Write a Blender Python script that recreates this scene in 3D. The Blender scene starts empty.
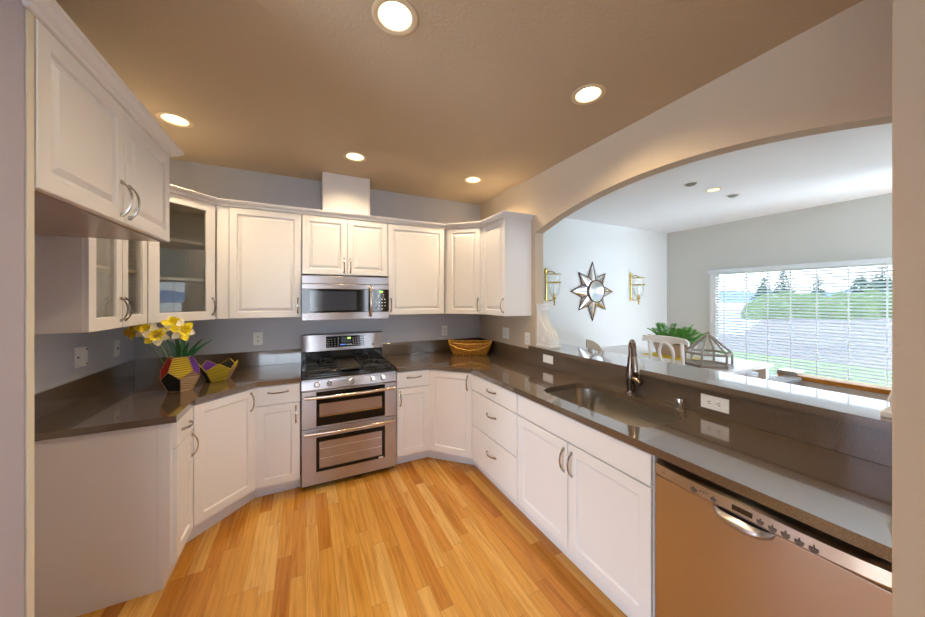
import bpy, bmesh, math, random
from mathutils import Vector, Matrix
random.seed(7)
PI = math.pi
scn = bpy.context.scene
COL = scn.collection

# ------------------------------------------------------------------ camera, world, lights, exposure
F_PX, YAW, HZ, CAM_Z = 316.63, 0.4603, 298.4, 1.538
cd = bpy.data.cameras.new('camera'); cam = bpy.data.objects.new('camera', cd); COL.objects.link(cam)
cd.sensor_fit = 'HORIZONTAL'; cd.sensor_width = 36.0; cd.lens = 36.0 * F_PX / 925.0
cd.shift_y = -(308.5 - HZ) / 925.0
cd.clip_start = 0.03; cd.clip_end = 800
cam.location = (0, 0, CAM_Z); cam.rotation_euler = (PI / 2, 0, -YAW)
scn.camera = cam

w = bpy.data.worlds.new('world'); scn.world = w; w.use_nodes = True
wn = w.node_tree; wn.nodes.clear()
wo = wn.nodes.new('ShaderNodeOutputWorld'); wb = wn.nodes.new('ShaderNodeBackground')
tc = wn.nodes.new('ShaderNodeTexCoord'); sx = wn.nodes.new('ShaderNodeSeparateXYZ'); cr = wn.nodes.new('ShaderNodeValToRGB')
wn.links.new(tc.outputs['Generated'], sx.inputs[0]); wn.links.new(sx.outputs['Z'], cr.inputs[0])
cr.color_ramp.elements[0].position = 0.0; cr.color_ramp.elements[0].color = (0.90, 0.95, 1.0, 1)
cr.color_ramp.elements[1].position = 0.7; cr.color_ramp.elements[1].color = (0.48, 0.68, 1.0, 1)
wn.links.new(cr.outputs[0], wb.inputs[0]); wb.inputs[1].default_value = 2.1
wn.links.new(wb.outputs[0], wo.inputs[0])

def light(name, kind, loc, rot, power, color, **kw):
    l = bpy.data.lights.new(name, kind); l.energy = power; l.color = color
    for k, v in kw.items(): setattr(l, k, v)
    o = bpy.data.objects.new(name, l); o.location = loc; o.rotation_euler = rot; COL.objects.link(o); return o

# daylight through the great room's south windows; patio doors and west window are added fill
DAY = (0.70, 0.84, 1.0)
light('daylight_south_window', 'AREA', (-0.75, -3.93, 1.45), (-PI/2, 0, PI), 22, DAY, shape='RECTANGLE', size=2.0, size_y=1.7)
light('daylight_south_window', 'AREA', (1.95, -3.93, 1.45), (-PI/2, 0, PI), 22, DAY, shape='RECTANGLE', size=2.0, size_y=1.7)
light('added_patio_fill', 'AREA', (5.92, -1.7, 1.15), (0, PI/2, 0), 330, DAY, shape='RECTANGLE', size=2.1, size_y=2.25)  # unseen lamp added to brighten the dining side, no known patio door
light('added_patio_fill', 'AREA', (4.4, -3.93, 1.2), (-PI/2, 0, PI), 70, DAY, shape='RECTANGLE', size=1.9, size_y=2.1)  # second added lamp, at a made-up patio door out of view
light('added_west_fill', 'AREA', (-3.28, -1.5, 1.45), (0, -PI/2, 0), 175, DAY, shape='RECTANGLE', size=1.8, size_y=3.0)  # unseen lamp added to light the right cabinets and arch header
sun = light('sun', 'SUN', (0, 0, 30), (math.radians(50), 0, math.radians(35)), 1.1, (1.0, 0.95, 0.88), angle=0.02)
LAMP_W, LAMP_COL = 18.5, (1.0, 0.75, 0.44)

vs = scn.view_settings
vs.view_transform = 'Standard'; vs.look = 'None'; vs.gamma = 1.0; vs.use_curve_mapping = False
vs.exposure = 1.1
scn.cycles.use_denoising = True
scn.cycles.max_bounces = 9
scn.cycles.diffuse_bounces = 5

# ------------------------------------------------------------------ materials
def nt(m): return m.node_tree
def mat(name, color, rough=0.5, metal=0.0, bump=0.0, bscale=200.0, spec=0.5, emit=None, estr=0.0, coat=0.0, var=0.0, vscale=6.0, sheen=0):
    m = bpy.data.materials.new(name); m.use_nodes = True
    N, L = nt(m).nodes, nt(m).links
    b = N['Principled BSDF']
    b.inputs['Base Color'].default_value = (*color, 1); b.inputs['Roughness'].default_value = rough
    b.inputs['Metallic'].default_value = metal; b.inputs['Specular IOR Level'].default_value = spec
    b.inputs['Coat Weight'].default_value = coat; b.inputs['Coat Roughness'].default_value = 0.08
    if emit: b.inputs['Emission Color'].default_value = (*emit, 1); b.inputs['Emission Strength'].default_value = estr
    t = None
    if bump or var:
        t = N.new('ShaderNodeTexCoord')
    if var:
        n = N.new('ShaderNodeTexNoise'); n.inputs['Scale'].default_value = vscale; n.inputs['Detail'].default_value = 4
        L.new(t.outputs['Object'], n.inputs['Vector'])
        mx = N.new('ShaderNodeMix'); mx.data_type = 'RGBA'
        mx.inputs[6].default_value = (*[c * (1 - var) for c in color], 1); mx.inputs[7].default_value = (*[min(1, c * (1 + var)) for c in color], 1)
        L.new(n.outputs['Fac'], mx.inputs[0]); L.new(mx.outputs[2], b.inputs['Base Color'])
    if bump:
        n = N.new('ShaderNodeTexNoise'); n.inputs['Scale'].default_value = bscale; n.inputs['Detail'].default_value = 2
        L.new(t.outputs['Object'], n.inputs['Vector'])
        bp = N.new('ShaderNodeBump'); bp.inputs['Strength'].default_value = bump; bp.inputs['Distance'].default_value = 0.002
        L.new(n.outputs['Fac'], bp.inputs['Height']); L.new(bp.outputs[0], b.inputs['Normal'])
    return m

M = {}
M['wall'] = mat('wall_paint_greige', (0.535, 0.545, 0.605), 0.75, bump=0.35, bscale=90)
M['wall_tan'] = mat('wall_paint_tan', (0.57, 0.475, 0.365), 0.7, bump=0.45, bscale=90)
M['wall_lilac'] = mat('wall_paint_mauve', (0.45, 0.43, 0.53), 0.75, bump=0.4, bscale=90)
M['wall_dining'] = mat('wall_paint_dining', (0.66, 0.67, 0.66), 0.75, bump=0.2, bscale=90)
M['wall_window'] = mat('wall_paint_dimmed', (0.60, 0.59, 0.54), 0.75, bump=0.2, bscale=90)  # wall colour darkened to stand in for the dimmer window side
M['ceil_tan'] = mat('ceiling_paint_tan', (0.53, 0.43, 0.31), 0.85, bump=0.7, bscale=70)
M['ceil_white'] = mat('ceiling_paint_white', (0.82, 0.84, 0.87), 0.85, bump=0.2, bscale=70)
M['trim'] = mat('trim_paint_white', (0.80, 0.79, 0.77), 0.45)
M['cream'] = mat('cream_filler', (0.72, 0.68, 0.58), 0.5)
M['cab'] = mat('white_cabinet_lacquer', (0.80, 0.80, 0.83), 0.32)
M['cab_in'] = mat('cabinet_interior_laminate', (0.74, 0.70, 0.58), 0.5)
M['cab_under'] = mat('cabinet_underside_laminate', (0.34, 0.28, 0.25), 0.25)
M['shelf'] = mat('cream_shelf', (0.80, 0.74, 0.60), 0.45)
M['dark'] = mat('dark_gap', (0.02, 0.02, 0.02), 0.6)
M['nickel'] = mat('brushed_nickel', (0.44, 0.40, 0.36), 0.20, 1.0)
M['faucet'] = mat('dark_nickel', (0.24, 0.19, 0.165), 0.18, 1.0)
M['chrome'] = mat('chrome', (0.72, 0.70, 0.68), 0.12, 1.0)
M['black_gloss'] = mat('black_glass', (0.008, 0.009, 0.012), 0.06, spec=0.7)
M['black_enamel'] = mat('black_enamel', (0.012, 0.012, 0.013), 0.14, spec=0.6)
M['iron'] = mat('cast_iron', (0.02, 0.02, 0.02), 0.45, bump=0.3, bscale=300)
M['white_plastic'] = mat('white_plastic', (0.82, 0.81, 0.80), 0.3)
M['icon'] = mat('icon_ink', (0.12, 0.10, 0.09), 0.5)
M['icon_light'] = mat('icon_light_ink', (0.7, 0.72, 0.75), 0.5)
M['green_led'] = mat('green_display', (0.05, 0.2, 0.02), 0.4, emit=(0.35, 1.0, 0.10), estr=1.2)
M['blue_led'] = mat('blue_display', (0.02, 0.05, 0.2), 0.4, emit=(0.15, 0.3, 0.9), estr=0.7)
M['brass'] = mat('brass', (0.62, 0.46, 0.13), 0.22, 1.0)
M['candle'] = mat('candle_wax', (0.9, 0.89, 0.86), 0.5)
M['mirror'] = mat('mirror_glass', (0.88, 0.90, 0.92), 0.03, 1.0)
M['bronze_frame'] = mat('bronze_wood_frame', (0.13, 0.055, 0.03), 0.45)
M['chair_white'] = mat('white_chair_paint', (0.86, 0.85, 0.84), 0.35)
M['table_white'] = mat('white_table', (0.84, 0.85, 0.87), 0.3)
M['tan_seat'] = mat('tan_upholstery', (0.50, 0.45, 0.36), 0.8, bump=0.4, bscale=400)
M['yellow_mat'] = mat('yellow_fabric', (0.80, 0.60, 0.03), 0.8)
M['planter'] = mat('planter_ceramic', (0.62, 0.47, 0.38), 0.6, var=0.1)
M['fern'] = mat('fern_green', (0.10, 0.34, 0.05), 0.4, var=0.6, vscale=9)
M['soil'] = mat('soil', (0.04, 0.03, 0.02), 0.9)
M['lantern'] = mat('weathered_lantern_wood', (0.30, 0.245, 0.21), 0.55, var=0.25, vscale=20)
M['oak'] = mat('oak_cap', (0.62, 0.27, 0.035), 0.35, var=0.2, vscale=8)
M['blind'] = mat('white_blind', (0.90, 0.91, 0.93), 0.5)
_b = M['blind'].node_tree; _p = _b.nodes['Principled BSDF']; _t = _b.nodes.new('ShaderNodeBsdfTranslucent'); _t.inputs[0].default_value = (.9, .92, .95, 1); _m = _b.nodes.new('ShaderNodeMixShader'); _m.inputs[0].default_value = .45
_b.links.new(_p.outputs[0], _m.inputs[1]); _b.links.new(_t.outputs[0], _m.inputs[2]); _b.links.new(_m.outputs[0], _b.nodes['Material Output'].inputs[0])
M['corbel'] = mat('corbel_paint', (0.76, 0.75, 0.74), 0.5, var=0.12, vscale=14)
M['petal_w'] = mat('white_petal', (0.88, 0.86, 0.74), 0.6)
M['petal_y'] = mat('yellow_petal', (0.95, 0.80, 0.03), 0.55)
M['petal_g'] = mat('golden_petal', (0.75, 0.45, 0.02), 0.55)
M['leaf'] = mat('daffodil_leaf', (0.015, 0.11, 0.035), 0.35)
M['stem'] = mat('daffodil_stem', (0.08, 0.22, 0.06), 0.5)
M['grass'] = mat('lawn_grass', (0.27, 0.42, 0.13), 0.95, var=0.25, vscale=0.8)
M['gravel'] = mat('mulch', (0.27, 0.21, 0.23), 0.95, var=0.45, vscale=0.5)
M['pale_road'] = mat('pale_paving', (0.62, 0.64, 0.66), 0.9)
M['hedge'] = mat('hedge_leaves', (0.13, 0.22, 0.06), 0.9, var=0.5, vscale=3)
M['conifer'] = mat('conifer_needles', (0.035, 0.09, 0.06), 0.9, var=0.4, vscale=2)
M['trunk'] = mat('bark', (0.10, 0.07, 0.05), 0.9)
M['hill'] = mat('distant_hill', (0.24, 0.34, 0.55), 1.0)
M['wicker'] = mat('wicker', (0.46, 0.19, 0.02), 0.4, var=0.7, vscale=60)
M['wicker_pale'] = mat('pale_wicker', (0.72, 0.40, 0.06), 0.4, var=0.3, vscale=30)
M['clear'] = None

def thin_glass(name, tint=(1, 1, 1), refl=1.0):
    m = bpy.data.materials.new(name); m.use_nodes = True; N, L = nt(m).nodes, nt(m).links; N.clear()
    o = N.new('ShaderNodeOutputMaterial'); mx = N.new('ShaderNodeMixShader'); t = N.new('ShaderNodeBsdfTransparent')
    g = N.new('ShaderNodeBsdfGlossy'); f = N.new('ShaderNodeFresnel'); mu = N.new('ShaderNodeMath'); mu.operation = 'MULTIPLY'
    t.inputs[0].default_value = (*tint, 1); g.inputs['Roughness'].default_value = 0.01; f.inputs[0].default_value = 1.5; mu.inputs[1].default_value = refl
    L.new(f.outputs[0], mu.inputs[0]); L.new(mu.outputs[0], mx.inputs[0]); L.new(t.outputs[0], mx.inputs[1]); L.new(g.outputs[0], mx.inputs[2]); L.new(mx.outputs[0], o.inputs[0])
    return m
M['glass'] = thin_glass('cabinet_door_glass', (0.97, 0.97, 0.93), 1.7)
M['glass_soft'] = thin_glass('cabinet_glass_soft', (0.98, 0.98, 0.96), 0.45)
M['clear'] = thin_glass('clear_glass', (0.98, 0.99, 0.99), .35)
M['pane'] = thin_glass('window_glass', (0.98, 0.99, 1.0), 0.8)

def steel(name, color=(0.47, 0.445, 0.47), rough=0.30, axis='X'):
    m = bpy.data.materials.new(name); m.use_nodes = True; N, L = nt(m).nodes, nt(m).links; b = N['Principled BSDF']
    b.inputs['Base Color'].default_value = (*color, 1); b.inputs['Metallic'].default_value = 1.0; b.inputs['Roughness'].default_value = rough
    t = N.new('ShaderNodeTexCoord'); mp = N.new('ShaderNodeMapping'); n = N.new('ShaderNodeTexNoise')
    mp.inputs['Scale'].default_value = {'X': (2, 400, 400), 'Y': (400, 2, 400), 'Z': (400, 400, 2)}[axis]
    L.new(t.outputs['Object'], mp.inputs[0]); L.new(mp.outputs[0], n.inputs['Vector']); n.inputs['Scale'].default_value = 1.0
    mr = N.new('ShaderNodeMapRange'); mr.inputs[3].default_value = rough * 0.75; mr.inputs[4].default_value = rough * 1.35
    L.new(n.outputs['Fac'], mr.inputs[0]); L.new(mr.outputs[0], b.inputs['Roughness'])
    tg = N.new('ShaderNodeTangent'); tg.direction_type = 'RADIAL'; tg.axis = 'Z'; L.new(tg.outputs[0], b.inputs['Tangent'])
    b.inputs['Anisotropic'].default_value = 0.8; b.inputs['Anisotropic Rotation'].default_value = 0.25
    bp = N.new('ShaderNodeBump'); bp.inputs['Strength'].default_value = 0.06; bp.inputs['Distance'].default_value = 0.001
    L.new(n.outputs['Fac'], bp.inputs['Height']); L.new(bp.outputs[0], b.inputs['Normal'])
    return m
M['steel'] = steel('stainless_steel')
M['bar_steel'] = mat('polished_bar_steel', (0.62, 0.54, 0.47), 0.24, 1.0)
M['range_glass'] = mat('black_range_glass', (0.006, 0.006, 0.007), 0.12, spec=0.25)
M['steel_warm'] = steel('dishwasher_steel', (0.56, 0.47, 0.38), 0.32)
M['sink'] = steel('sink_steel', (0.45, 0.41, 0.35), 0.30, 'Y'); M['sink'].node_tree.nodes['Principled BSDF'].inputs['Anisotropic'].default_value = 0.0

def quartz():
    m = bpy.data.materials.new('brown_quartz'); m.use_nodes = True; N, L = nt(m).nodes, nt(m).links; b = N['Principled BSDF']
    b.inputs['Roughness'].default_value = 0.16; b.inputs['Specular IOR Level'].default_value = 0.8; b.inputs['Coat Weight'].default_value = 1.0; b.inputs['Coat Roughness'].default_value = 0.05; b.inputs['Coat IOR'].default_value = 1.7
    t = N.new('ShaderNodeTexCoord'); n = N.new('ShaderNodeTexNoise'); n.inputs['Scale'].default_value = 260; n.inputs['Detail'].default_value = 3
    L.new(t.outputs['Object'], n.inputs['Vector']); r = N.new('ShaderNodeValToRGB')
    r.color_ramp.elements[0].position = 0.35; r.color_ramp.elements[0].color = (0.082, 0.056, 0.036, 1)
    r.color_ramp.elements[1].position = 0.68; r.color_ramp.elements[1].color = (0.150, 0.108, 0.074, 1)
    L.new(n.outputs['Fac'], r.inputs[0]); L.new(r.outputs[0], b.inputs['Base Color'])
    return m
M['quartz'] = quartz()

def floor_mat():
    m = bpy.data.materials.new('oak_strip_floor'); m.use_nodes = True; N, L = nt(m).nodes, nt(m).links; b = N['Principled BSDF']
    def math_(op, a, bb=None, c=None):
        n = N.new('ShaderNodeMath'); n.operation = op
        for i, v in enumerate((a, bb, c)):
            if v is None: continue
            if isinstance(v, (int, float)): n.inputs[i].default_value = v
            else: L.new(v, n.inputs[i])
        return n.outputs[0]
    t = N.new('ShaderNodeTexCoord'); s = N.new('ShaderNodeSeparateXYZ'); L.new(t.outputs['Object'], s.inputs[0])
    W = 0.074
    u = math_('DIVIDE', s.outputs['X'], W); row = math_('FLOOR', u); fu = math_('FRACT', u)
    wn1 = N.new('ShaderNodeTexWhiteNoise'); wn1.noise_dimensions = '1D'; L.new(row, wn1.inputs['W'])
    ln = math_('MULTIPLY_ADD', wn1.outputs['Value'], 0.45, 0.55)
    v = math_('ADD', math_('DIVIDE', s.outputs['Y'], ln), math_('MULTIPLY', wn1.outputs['Value'], 17.3)); pid = math_('FLOOR', v); fv = math_('FRACT', v)
    cb = N.new('ShaderNodeCombineXYZ'); L.new(row, cb.inputs[0]); L.new(pid, cb.inputs[1])
    wn2 = N.new('ShaderNodeTexWhiteNoise'); wn2.noise_dimensions = '3D'; L.new(cb.outputs[0], wn2.inputs['Vector'])
    r = N.new('ShaderNodeValToRGB'); e = r.color_ramp.elements
    e[0].position = 0.0; e[0].color = (0.44, 0.16, 0.018, 1); e[1].position = 1.0; e[1].color = (0.76, 0.46, 0.14, 1)
    for p, c in ((0.18, (0.54, 0.225, 0.025, 1)), (0.5, (0.66, 0.33, 0.055, 1)), (0.8, (0.72, 0.39, 0.09, 1))):
        x = e.new(p); x.color = c
    L.new(wn2.outputs['Value'], r.inputs[0])
    # grain
    off = N.new('ShaderNodeVectorMath'); off.operation = 'MULTIPLY_ADD'; L.new(wn2.outputs['Color'], off.inputs[0]); off.inputs[1].default_value = (9, 9, 9); L.new(t.outputs['Object'], off.inputs[2])
    mp = N.new('ShaderNodeMapping'); mp.inputs['Scale'].default_value = (34, 1.7, 1); L.new(off.outputs[0], mp.inputs[0])
    g = N.new('ShaderNodeTexNoise'); g.inputs['Scale'].default_value = 1.0; g.inputs['Detail'].default_value = 5; g.inputs['Distortion'].default_value = 1.6; L.new(mp.outputs[0], g.inputs['Vector'])
    gr = N.new('ShaderNodeValToRGB'); gr.color_ramp.elements[0].position = 0.30; gr.color_ramp.elements[0].color = (0.60, 0.50, 0.38, 1)
    gr.color_ramp.elements[1].position = 0.58; gr.color_ramp.elements[1].color = (1, 1, 1, 1); L.new(g.outputs['Fac'], gr.inputs[0])
    mx = N.new('ShaderNodeMix'); mx.data_type = 'RGBA'; mx.blend_type = 'MULTIPLY'; mx.inputs[0].default_value = 0.75
    L.new(r.outputs[0], mx.inputs[6]); L.new(gr.outputs[0], mx.inputs[7])
    # seams
    eu = math_('MINIMUM', fu, math_('SUBTRACT', 1.0, fu)); ev = math_('MULTIPLY', math_('MINIMUM', fv, math_('SUBTRACT', 1.0, fv)), ln)
    su = math_('LESS_THAN', eu, 0.013); sv = math_('LESS_THAN', ev, 0.0012); seam = math_('MAXIMUM', su, sv)
    mx2 = N.new('ShaderNodeMix'); mx2.data_type = 'RGBA'; L.new(math_('MULTIPLY', seam, 0.55), mx2.inputs[0]); L.new(mx.outputs[2], mx2.inputs[6]); mx2.inputs[7].default_value = (0.16, 0.07, 0.02, 1)
    L.new(mx2.outputs[2], b.inputs['Base Color'])
    b.inputs['Roughness'].default_value = 0.26; b.inputs['Specular IOR Level'].default_value = 0.5
    return m
M['floor'] = floor_mat()

def yarn(name, c):
    m = bpy.data.materials.new(name); m.use_nodes = True; N, L = nt(m).nodes, nt(m).links; b = N['Principled BSDF']
    b.inputs['Roughness'].default_value = 0.75
    t = N.new('ShaderNodeTexCoord'); mp = N.new('ShaderNodeMapping'); mp.inputs['Rotation'].default_value = (0.3, 0.15, 0.2)
    wv = N.new('ShaderNodeTexWave'); wv.bands_direction = 'Z'; wv.inputs['Scale'].default_value = 28; wv.inputs['Distortion'].default_value = 1.5; wv.inputs['Detail'].default_value = 2
    L.new(t.outputs['Object'], mp.inputs[0]); L.new(mp.outputs[0], wv.inputs['Vector'])
    r = N.new('ShaderNodeValToRGB'); r.color_ramp.elements[0].color = (*[x * 0.35 for x in c], 1); r.color_ramp.elements[1].color = (*c, 1)
    r.color_ramp.elements[0].position = 0.05; r.color_ramp.elements[1].position = 0.6
    L.new(wv.outputs['Fac'], r.inputs[0]); L.new(r.outputs[0], b.inputs['Base Color'])
    bp = N.new('ShaderNodeBump'); bp.inputs['Strength'].default_value = 0.8; bp.inputs['Distance'].default_value = 0.003
    L.new(wv.outputs['Fac'], bp.inputs['Height']); L.new(bp.outputs[0], b.inputs['Normal'])
    return m
M['y_gold'] = yarn('gold_yarn', (0.62, 0.45, 0.02)); M['y_red'] = yarn('red_yarn', (0.65, 0.02, 0.02)); M['y_purple'] = yarn('purple_yarn', (0.12, 0.02, 0.36))
M['y_black'] = yarn('black_yarn', (0.012, 0.012, 0.012)); M['y_tan'] = yarn('tan_yarn', (0.62, 0.40, 0.22))

# ------------------------------------------------------------------ mesh helpers
class MB:
    def __init__(s): s.bm = bmesh.new()
    def box(s, x0, x1, y0, y1, z0, z1, bev=0.0, seg=2):
        r = bmesh.ops.create_cube(s.bm, size=1.0); vv = r['verts']
        for v in vv:
            v.co = Vector((x0 + (v.co.x + .5) * (x1 - x0), y0 + (v.co.y + .5) * (y1 - y0), z0 + (v.co.z + .5) * (z1 - z0)))
        if bev > 0:
            ed = list({e for v in vv for e in v.link_edges})
            bmesh.ops.bevel(s.bm, geom=ed, offset=bev, segments=seg, profile=0.5, affect='EDGES')
        return s
    def ring_loft(s, rings, close=True, caps=True):
        """rings: list of lists of points, same count"""
        R = [[s.bm.verts.new(p) for p in r] for r in rings]
        n = len(R[0])
        for a, b in zip(R[:-1], R[1:]):
            for i in range(n if close else n - 1):
                j = (i + 1) % n
                try: s.bm.faces.new((a[i], a[j], b[j], b[i]))
                except ValueError: pass
        if caps and close:
            s.bm.faces.new(list(reversed(R[0]))); s.bm.faces.new(R[-1])
        return s
    def lathe(s, prof, c=(0, 0, 0), seg=24, axis='Z', caps=True):
        rings = []
        for r, z in prof:
            ring = []
            for i in range(seg):
                a = 2 * PI * i / seg; r_ = max(r, 1e-4)
                p = (r_ * math.cos(a), r_ * math.sin(a), z)
                if axis == 'X': p = (p[2], p[0], p[1])
                if axis == 'Y': p = (p[1], p[2], p[0])
                ring.append((p[0] + c[0], p[1] + c[1], p[2] + c[2]))
            rings.append(ring)
        return s.ring_loft(rings, caps=caps)
    def tube(s, pts, r, seg=8, cyclic=False, sq=None):
        pts = [Vector(p) for p in pts]; n = len(pts); rings = []
        rr = r if isinstance(r, (list, tuple)) else [r] * n
        t0 = (pts[1] - pts[0]).normalized(); up = Vector((0, 0, 1)) if abs(t0.z) < 0.9 else Vector((0, 1, 0))
        nrm = (up - t0 * up.dot(t0)).normalized()
        for i, p in enumerate(pts):
            if cyclic: t = (pts[(i + 1) % n] - pts[i - 1]).normalized()
            else: t = (pts[min(i + 1, n - 1)] - pts[max(i - 1, 0)]).normalized()
            nrm = (nrm - t * nrm.dot(t)); nrm = nrm.normalized() if nrm.length > 1e-6 else t.orthogonal().normalized()
            b = t.cross(nrm)
            k = sq or (1, 1)
            rings.append([p + (nrm * math.cos(2 * PI * j / seg) * k[0] + b * math.sin(2 * PI * j / seg) * k[1]) * rr[i] for j in range(seg)])
        if cyclic:
            R = [[s.bm.verts.new(q) for q in g] for g in rings]
            for i in range(n):
                a, b2 = R[i], R[(i + 1) % n]
                for j in range(seg): s.bm.faces.new((a[j], a[(j + 1) % seg], b2[(j + 1) % seg], b2[j]))
            return s
        return s.ring_loft(rings)
    def prism(s, outer, holes, axis, a0, a1):
        """polygon with holes extruded along an axis. axis Z: (x,y); axis X: (y,z); axis Y: (x,z)"""
        def P(q, a): return {'Z': (q[0], q[1], a), 'X': (a, q[0], q[1]), 'Y': (q[0], a, q[1])}[axis]
        tmp = bmesh.new(); edges = []
        for loop in [outer] + list(holes):
            vv = [tmp.verts.new(P(q, a0)) for q in loop]
            edges += [tmp.edges.new((vv[i], vv[(i + 1) % len(vv)])) for i in range(len(vv))]
        if holes: bmesh.ops.triangle_fill(tmp, edges=edges, use_beauty=True, use_dissolve=False)
        else: tmp.faces.new([e.verts[0] for e in edges])
        d = Vector(P((0, 0), a1 - a0))
        r = bmesh.ops.extrude_face_region(tmp, geom=list(tmp.faces))
        bmesh.ops.translate(tmp, vec=d, verts=[v for v in r['geom'] if isinstance(v, bmesh.types.BMVert)])
        bmesh.ops.recalc_face_normals(tmp, faces=list(tmp.faces))
        me = bpy.data.meshes.new('tmp'); tmp.to_mesh(me); tmp.free(); s.bm.from_mesh(me); bpy.data.meshes.remove(me)
        return s
    def panel(s, x0, x1, z0, z1, prof, back=0.0):
        """door front at -y; prof = [(inset, y)], closed with a face at the last loop; back at y=back"""
        def ring(i, y): return [(x0 + i, y, z0 + i), (x1 - i, y, z0 + i), (x1 - i, y, z1 - i), (x0 + i, y, z1 - i)]
        return s.ring_loft([ring(0, back)] + [ring(i, y) for i, y in prof])
    def frame(s, x0, x1, z0, z1, w, prof_t, back=0.0):
        """open frame of width w, thickness prof_t toward -y"""
        o = [(x0, z0), (x1, z0), (x1, z1), (x0, z1)]; i = [(x0 + w, z0 + w), (x1 - w, z0 + w), (x1 - w, z1 - w), (x0 + w, z1 - w)]
        return s.prism(o, [i], 'Y', back, -prof_t)
    def face(s, pts): s.bm.faces.new([s.bm.verts.new(p) for p in pts]); return s
    def xf(s, mtx): bmesh.ops.transform(s.bm, matrix=mtx, verts=s.bm.verts); return s
    def build(s, name, m, parent=None, smooth=None, keep=False):
        bmesh.ops.recalc_face_normals(s.bm, faces=list(s.bm.faces))
        me = bpy.data.meshes.new(name); s.bm.to_mesh(me); s.bm.free()
        me.materials.append(m if not isinstance(m, str) else M[m])
        o = bpy.data.objects.new(name, me); COL.objects.link(o)
        if parent: o.parent = parent
        if smooth:
            me.polygons.foreach_set('use_smooth', [True] * len(me.polygons))
            me.set_sharp_from_angle(angle=math.radians(smooth if smooth is not True else 40))
        return o

def tag(o, label=None, cat=None, group=None, kind=None):
    for k, v in (('label', label), ('category', cat), ('group', group), ('kind', kind)):
        if v: o[k] = v
    return o
def thing(name, label, cat, loc=(0, 0, 0), rz=0.0, group=None):
    o = bpy.data.objects.new(name, None); COL.objects.link(o); o.location = loc; o.rotation_euler = (0, 0, rz); o.empty_display_size = 0.05
    return tag(o, label, cat, group)
def struct(name, mb, m, smooth=None): return tag(mb.build(name, m, smooth=smooth), kind='structure')
def arc(cx, cy, r, a0, a1, n): return [(cx + r * math.cos(a0 + (a1 - a0) * i / n), cy + r * math.sin(a0 + (a1 - a0) * i / n)) for i in range(n + 1)]
def circ(cx, cy, r, n=24): return [(cx + r * math.cos(2 * PI * i / n), cy + r * math.sin(2 * PI * i / n)) for i in range(n)]
def sweep(mb, path, prof, cap=True):
    """prof = [(out, z)]; path in plan; outward = right-hand side of travel"""
    n = len(path); rings = []
    for i, p in enumerate(path):
        def nr(a, b): d = Vector((b[0] - a[0], b[1] - a[1])).normalized(); return Vector((d.y, -d.x))
        if i == 0: m_ = nr(path[0], path[1])
        elif i == n - 1: m_ = nr(path[-2], path[-1])
        else:
            a, b = nr(path[i - 1], p), nr(p, path[i + 1]); m_ = (a + b).normalized(); m_ = m_ / max(0.2, m_.dot(a))
        rings.append([(p[0] + m_.x * o, p[1] + m_.y * o, z) for o, z in prof])
    mb.ring_loft(rings); return mb
def ray(px):
    t = (px - 462.5) / F_PX; s, c = math.sin(YAW), math.cos(YAW); return Vector((s + t * c, c - t * s))
def word(txt, size, m, parent, loc, rot=(PI / 2, 0, 0), name='lettering'):
    cu = bpy.data.curves.new('txt', 'FONT'); cu.body = txt; cu.size = size; cu.extrude = 0.0003; cu.align_x = 'CENTER'
    t = bpy.data.objects.new('txt', cu); COL.objects.link(t); dg = bpy.context.evaluated_depsgraph_get(); dg.update()
    me = bpy.data.meshes.new_from_object(t.evaluated_get(dg)); bpy.data.objects.remove(t)
    me.materials.clear(); me.materials.append(m); o = bpy.data.objects.new(name, me); COL.objects.link(o); o.parent = parent; o.location = loc; o.rotation_euler = rot
    return o

# ------------------------------------------------------------------ layout numbers (metres)
XL, XR, YB, ZC = -1.25, 1.965, 3.47, 2.71          # left wall, right (arch) wall face, back wall, ceiling
XR2, XE = 2.062, 5.83                               # dining side of the arch wall, window wall
YS, XW = -3.85, -3.2                               # far ends of the great room behind the camera
CT, CB = 0.914, 0.878                              # countertop top and underside

# ------------------------------------------------------------------ structure
struct('floor', MB().box(XW - .1, XE + .1, YS - .1, YB + .1, -0.08, 0.0), 'floor')
CANS = [(0.333, 1.303), (-0.766, 2.696), (0.367, 2.74), (1.482, 2.755), (1.455, 1.31)]
DCANS = [(3.529, 1.862), (3.942, 1.857), (4.351, 1.858)]
struct('ceiling', MB().prism([(XW, YS), (XR + .05, YS), (XR + .05, YB), (XW, YB)], [circ(x, y, 0.072) for x, y in CANS], 'Z', ZC, ZC + .03), 'ceil_tan')
struct('ceiling', MB().prism([(XR + .05, YS), (XE, YS), (XE, YB), (XR + .05, YB)], [circ(x, y, 0.055) for x, y in DCANS], 'Z', ZC, ZC + .03), 'ceil_white')
struct('wall_back', MB().box(XL - .1, XR + .06, YB, YB + .12, 0, ZC + .03), 'wall')
struct('wall_back', MB().box(XR + .06, XE, YB, YB + .12, 0, ZC + .03), 'wall_dining')
struct('wall_left', MB().box(XL - .12, XL, 1.25, YB, 0, ZC + .03), 'wall')
struct('wall_left', MB().box(XW, -0.645, 1.05, 1.228, 0, ZC + .03, 0.004), 'wall_lilac')
struct('trim_left', MB().box(-0.70, -0.642, 1.2285, 1.2535, 0, 2.285, 0.001), 'cream')
struct('wall_left', MB().prism([(YS, 0), (1.05, 0), (1.05, ZC + .03), (YS, ZC + .03)], [[(-3.0, .55), (0.0, .55), (0.0, 2.35), (-3.0, 2.35)]], 'X', XW - .12, XW), 'wall')  # opening in the unseen west wall, cut for the added fill lamp
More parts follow.
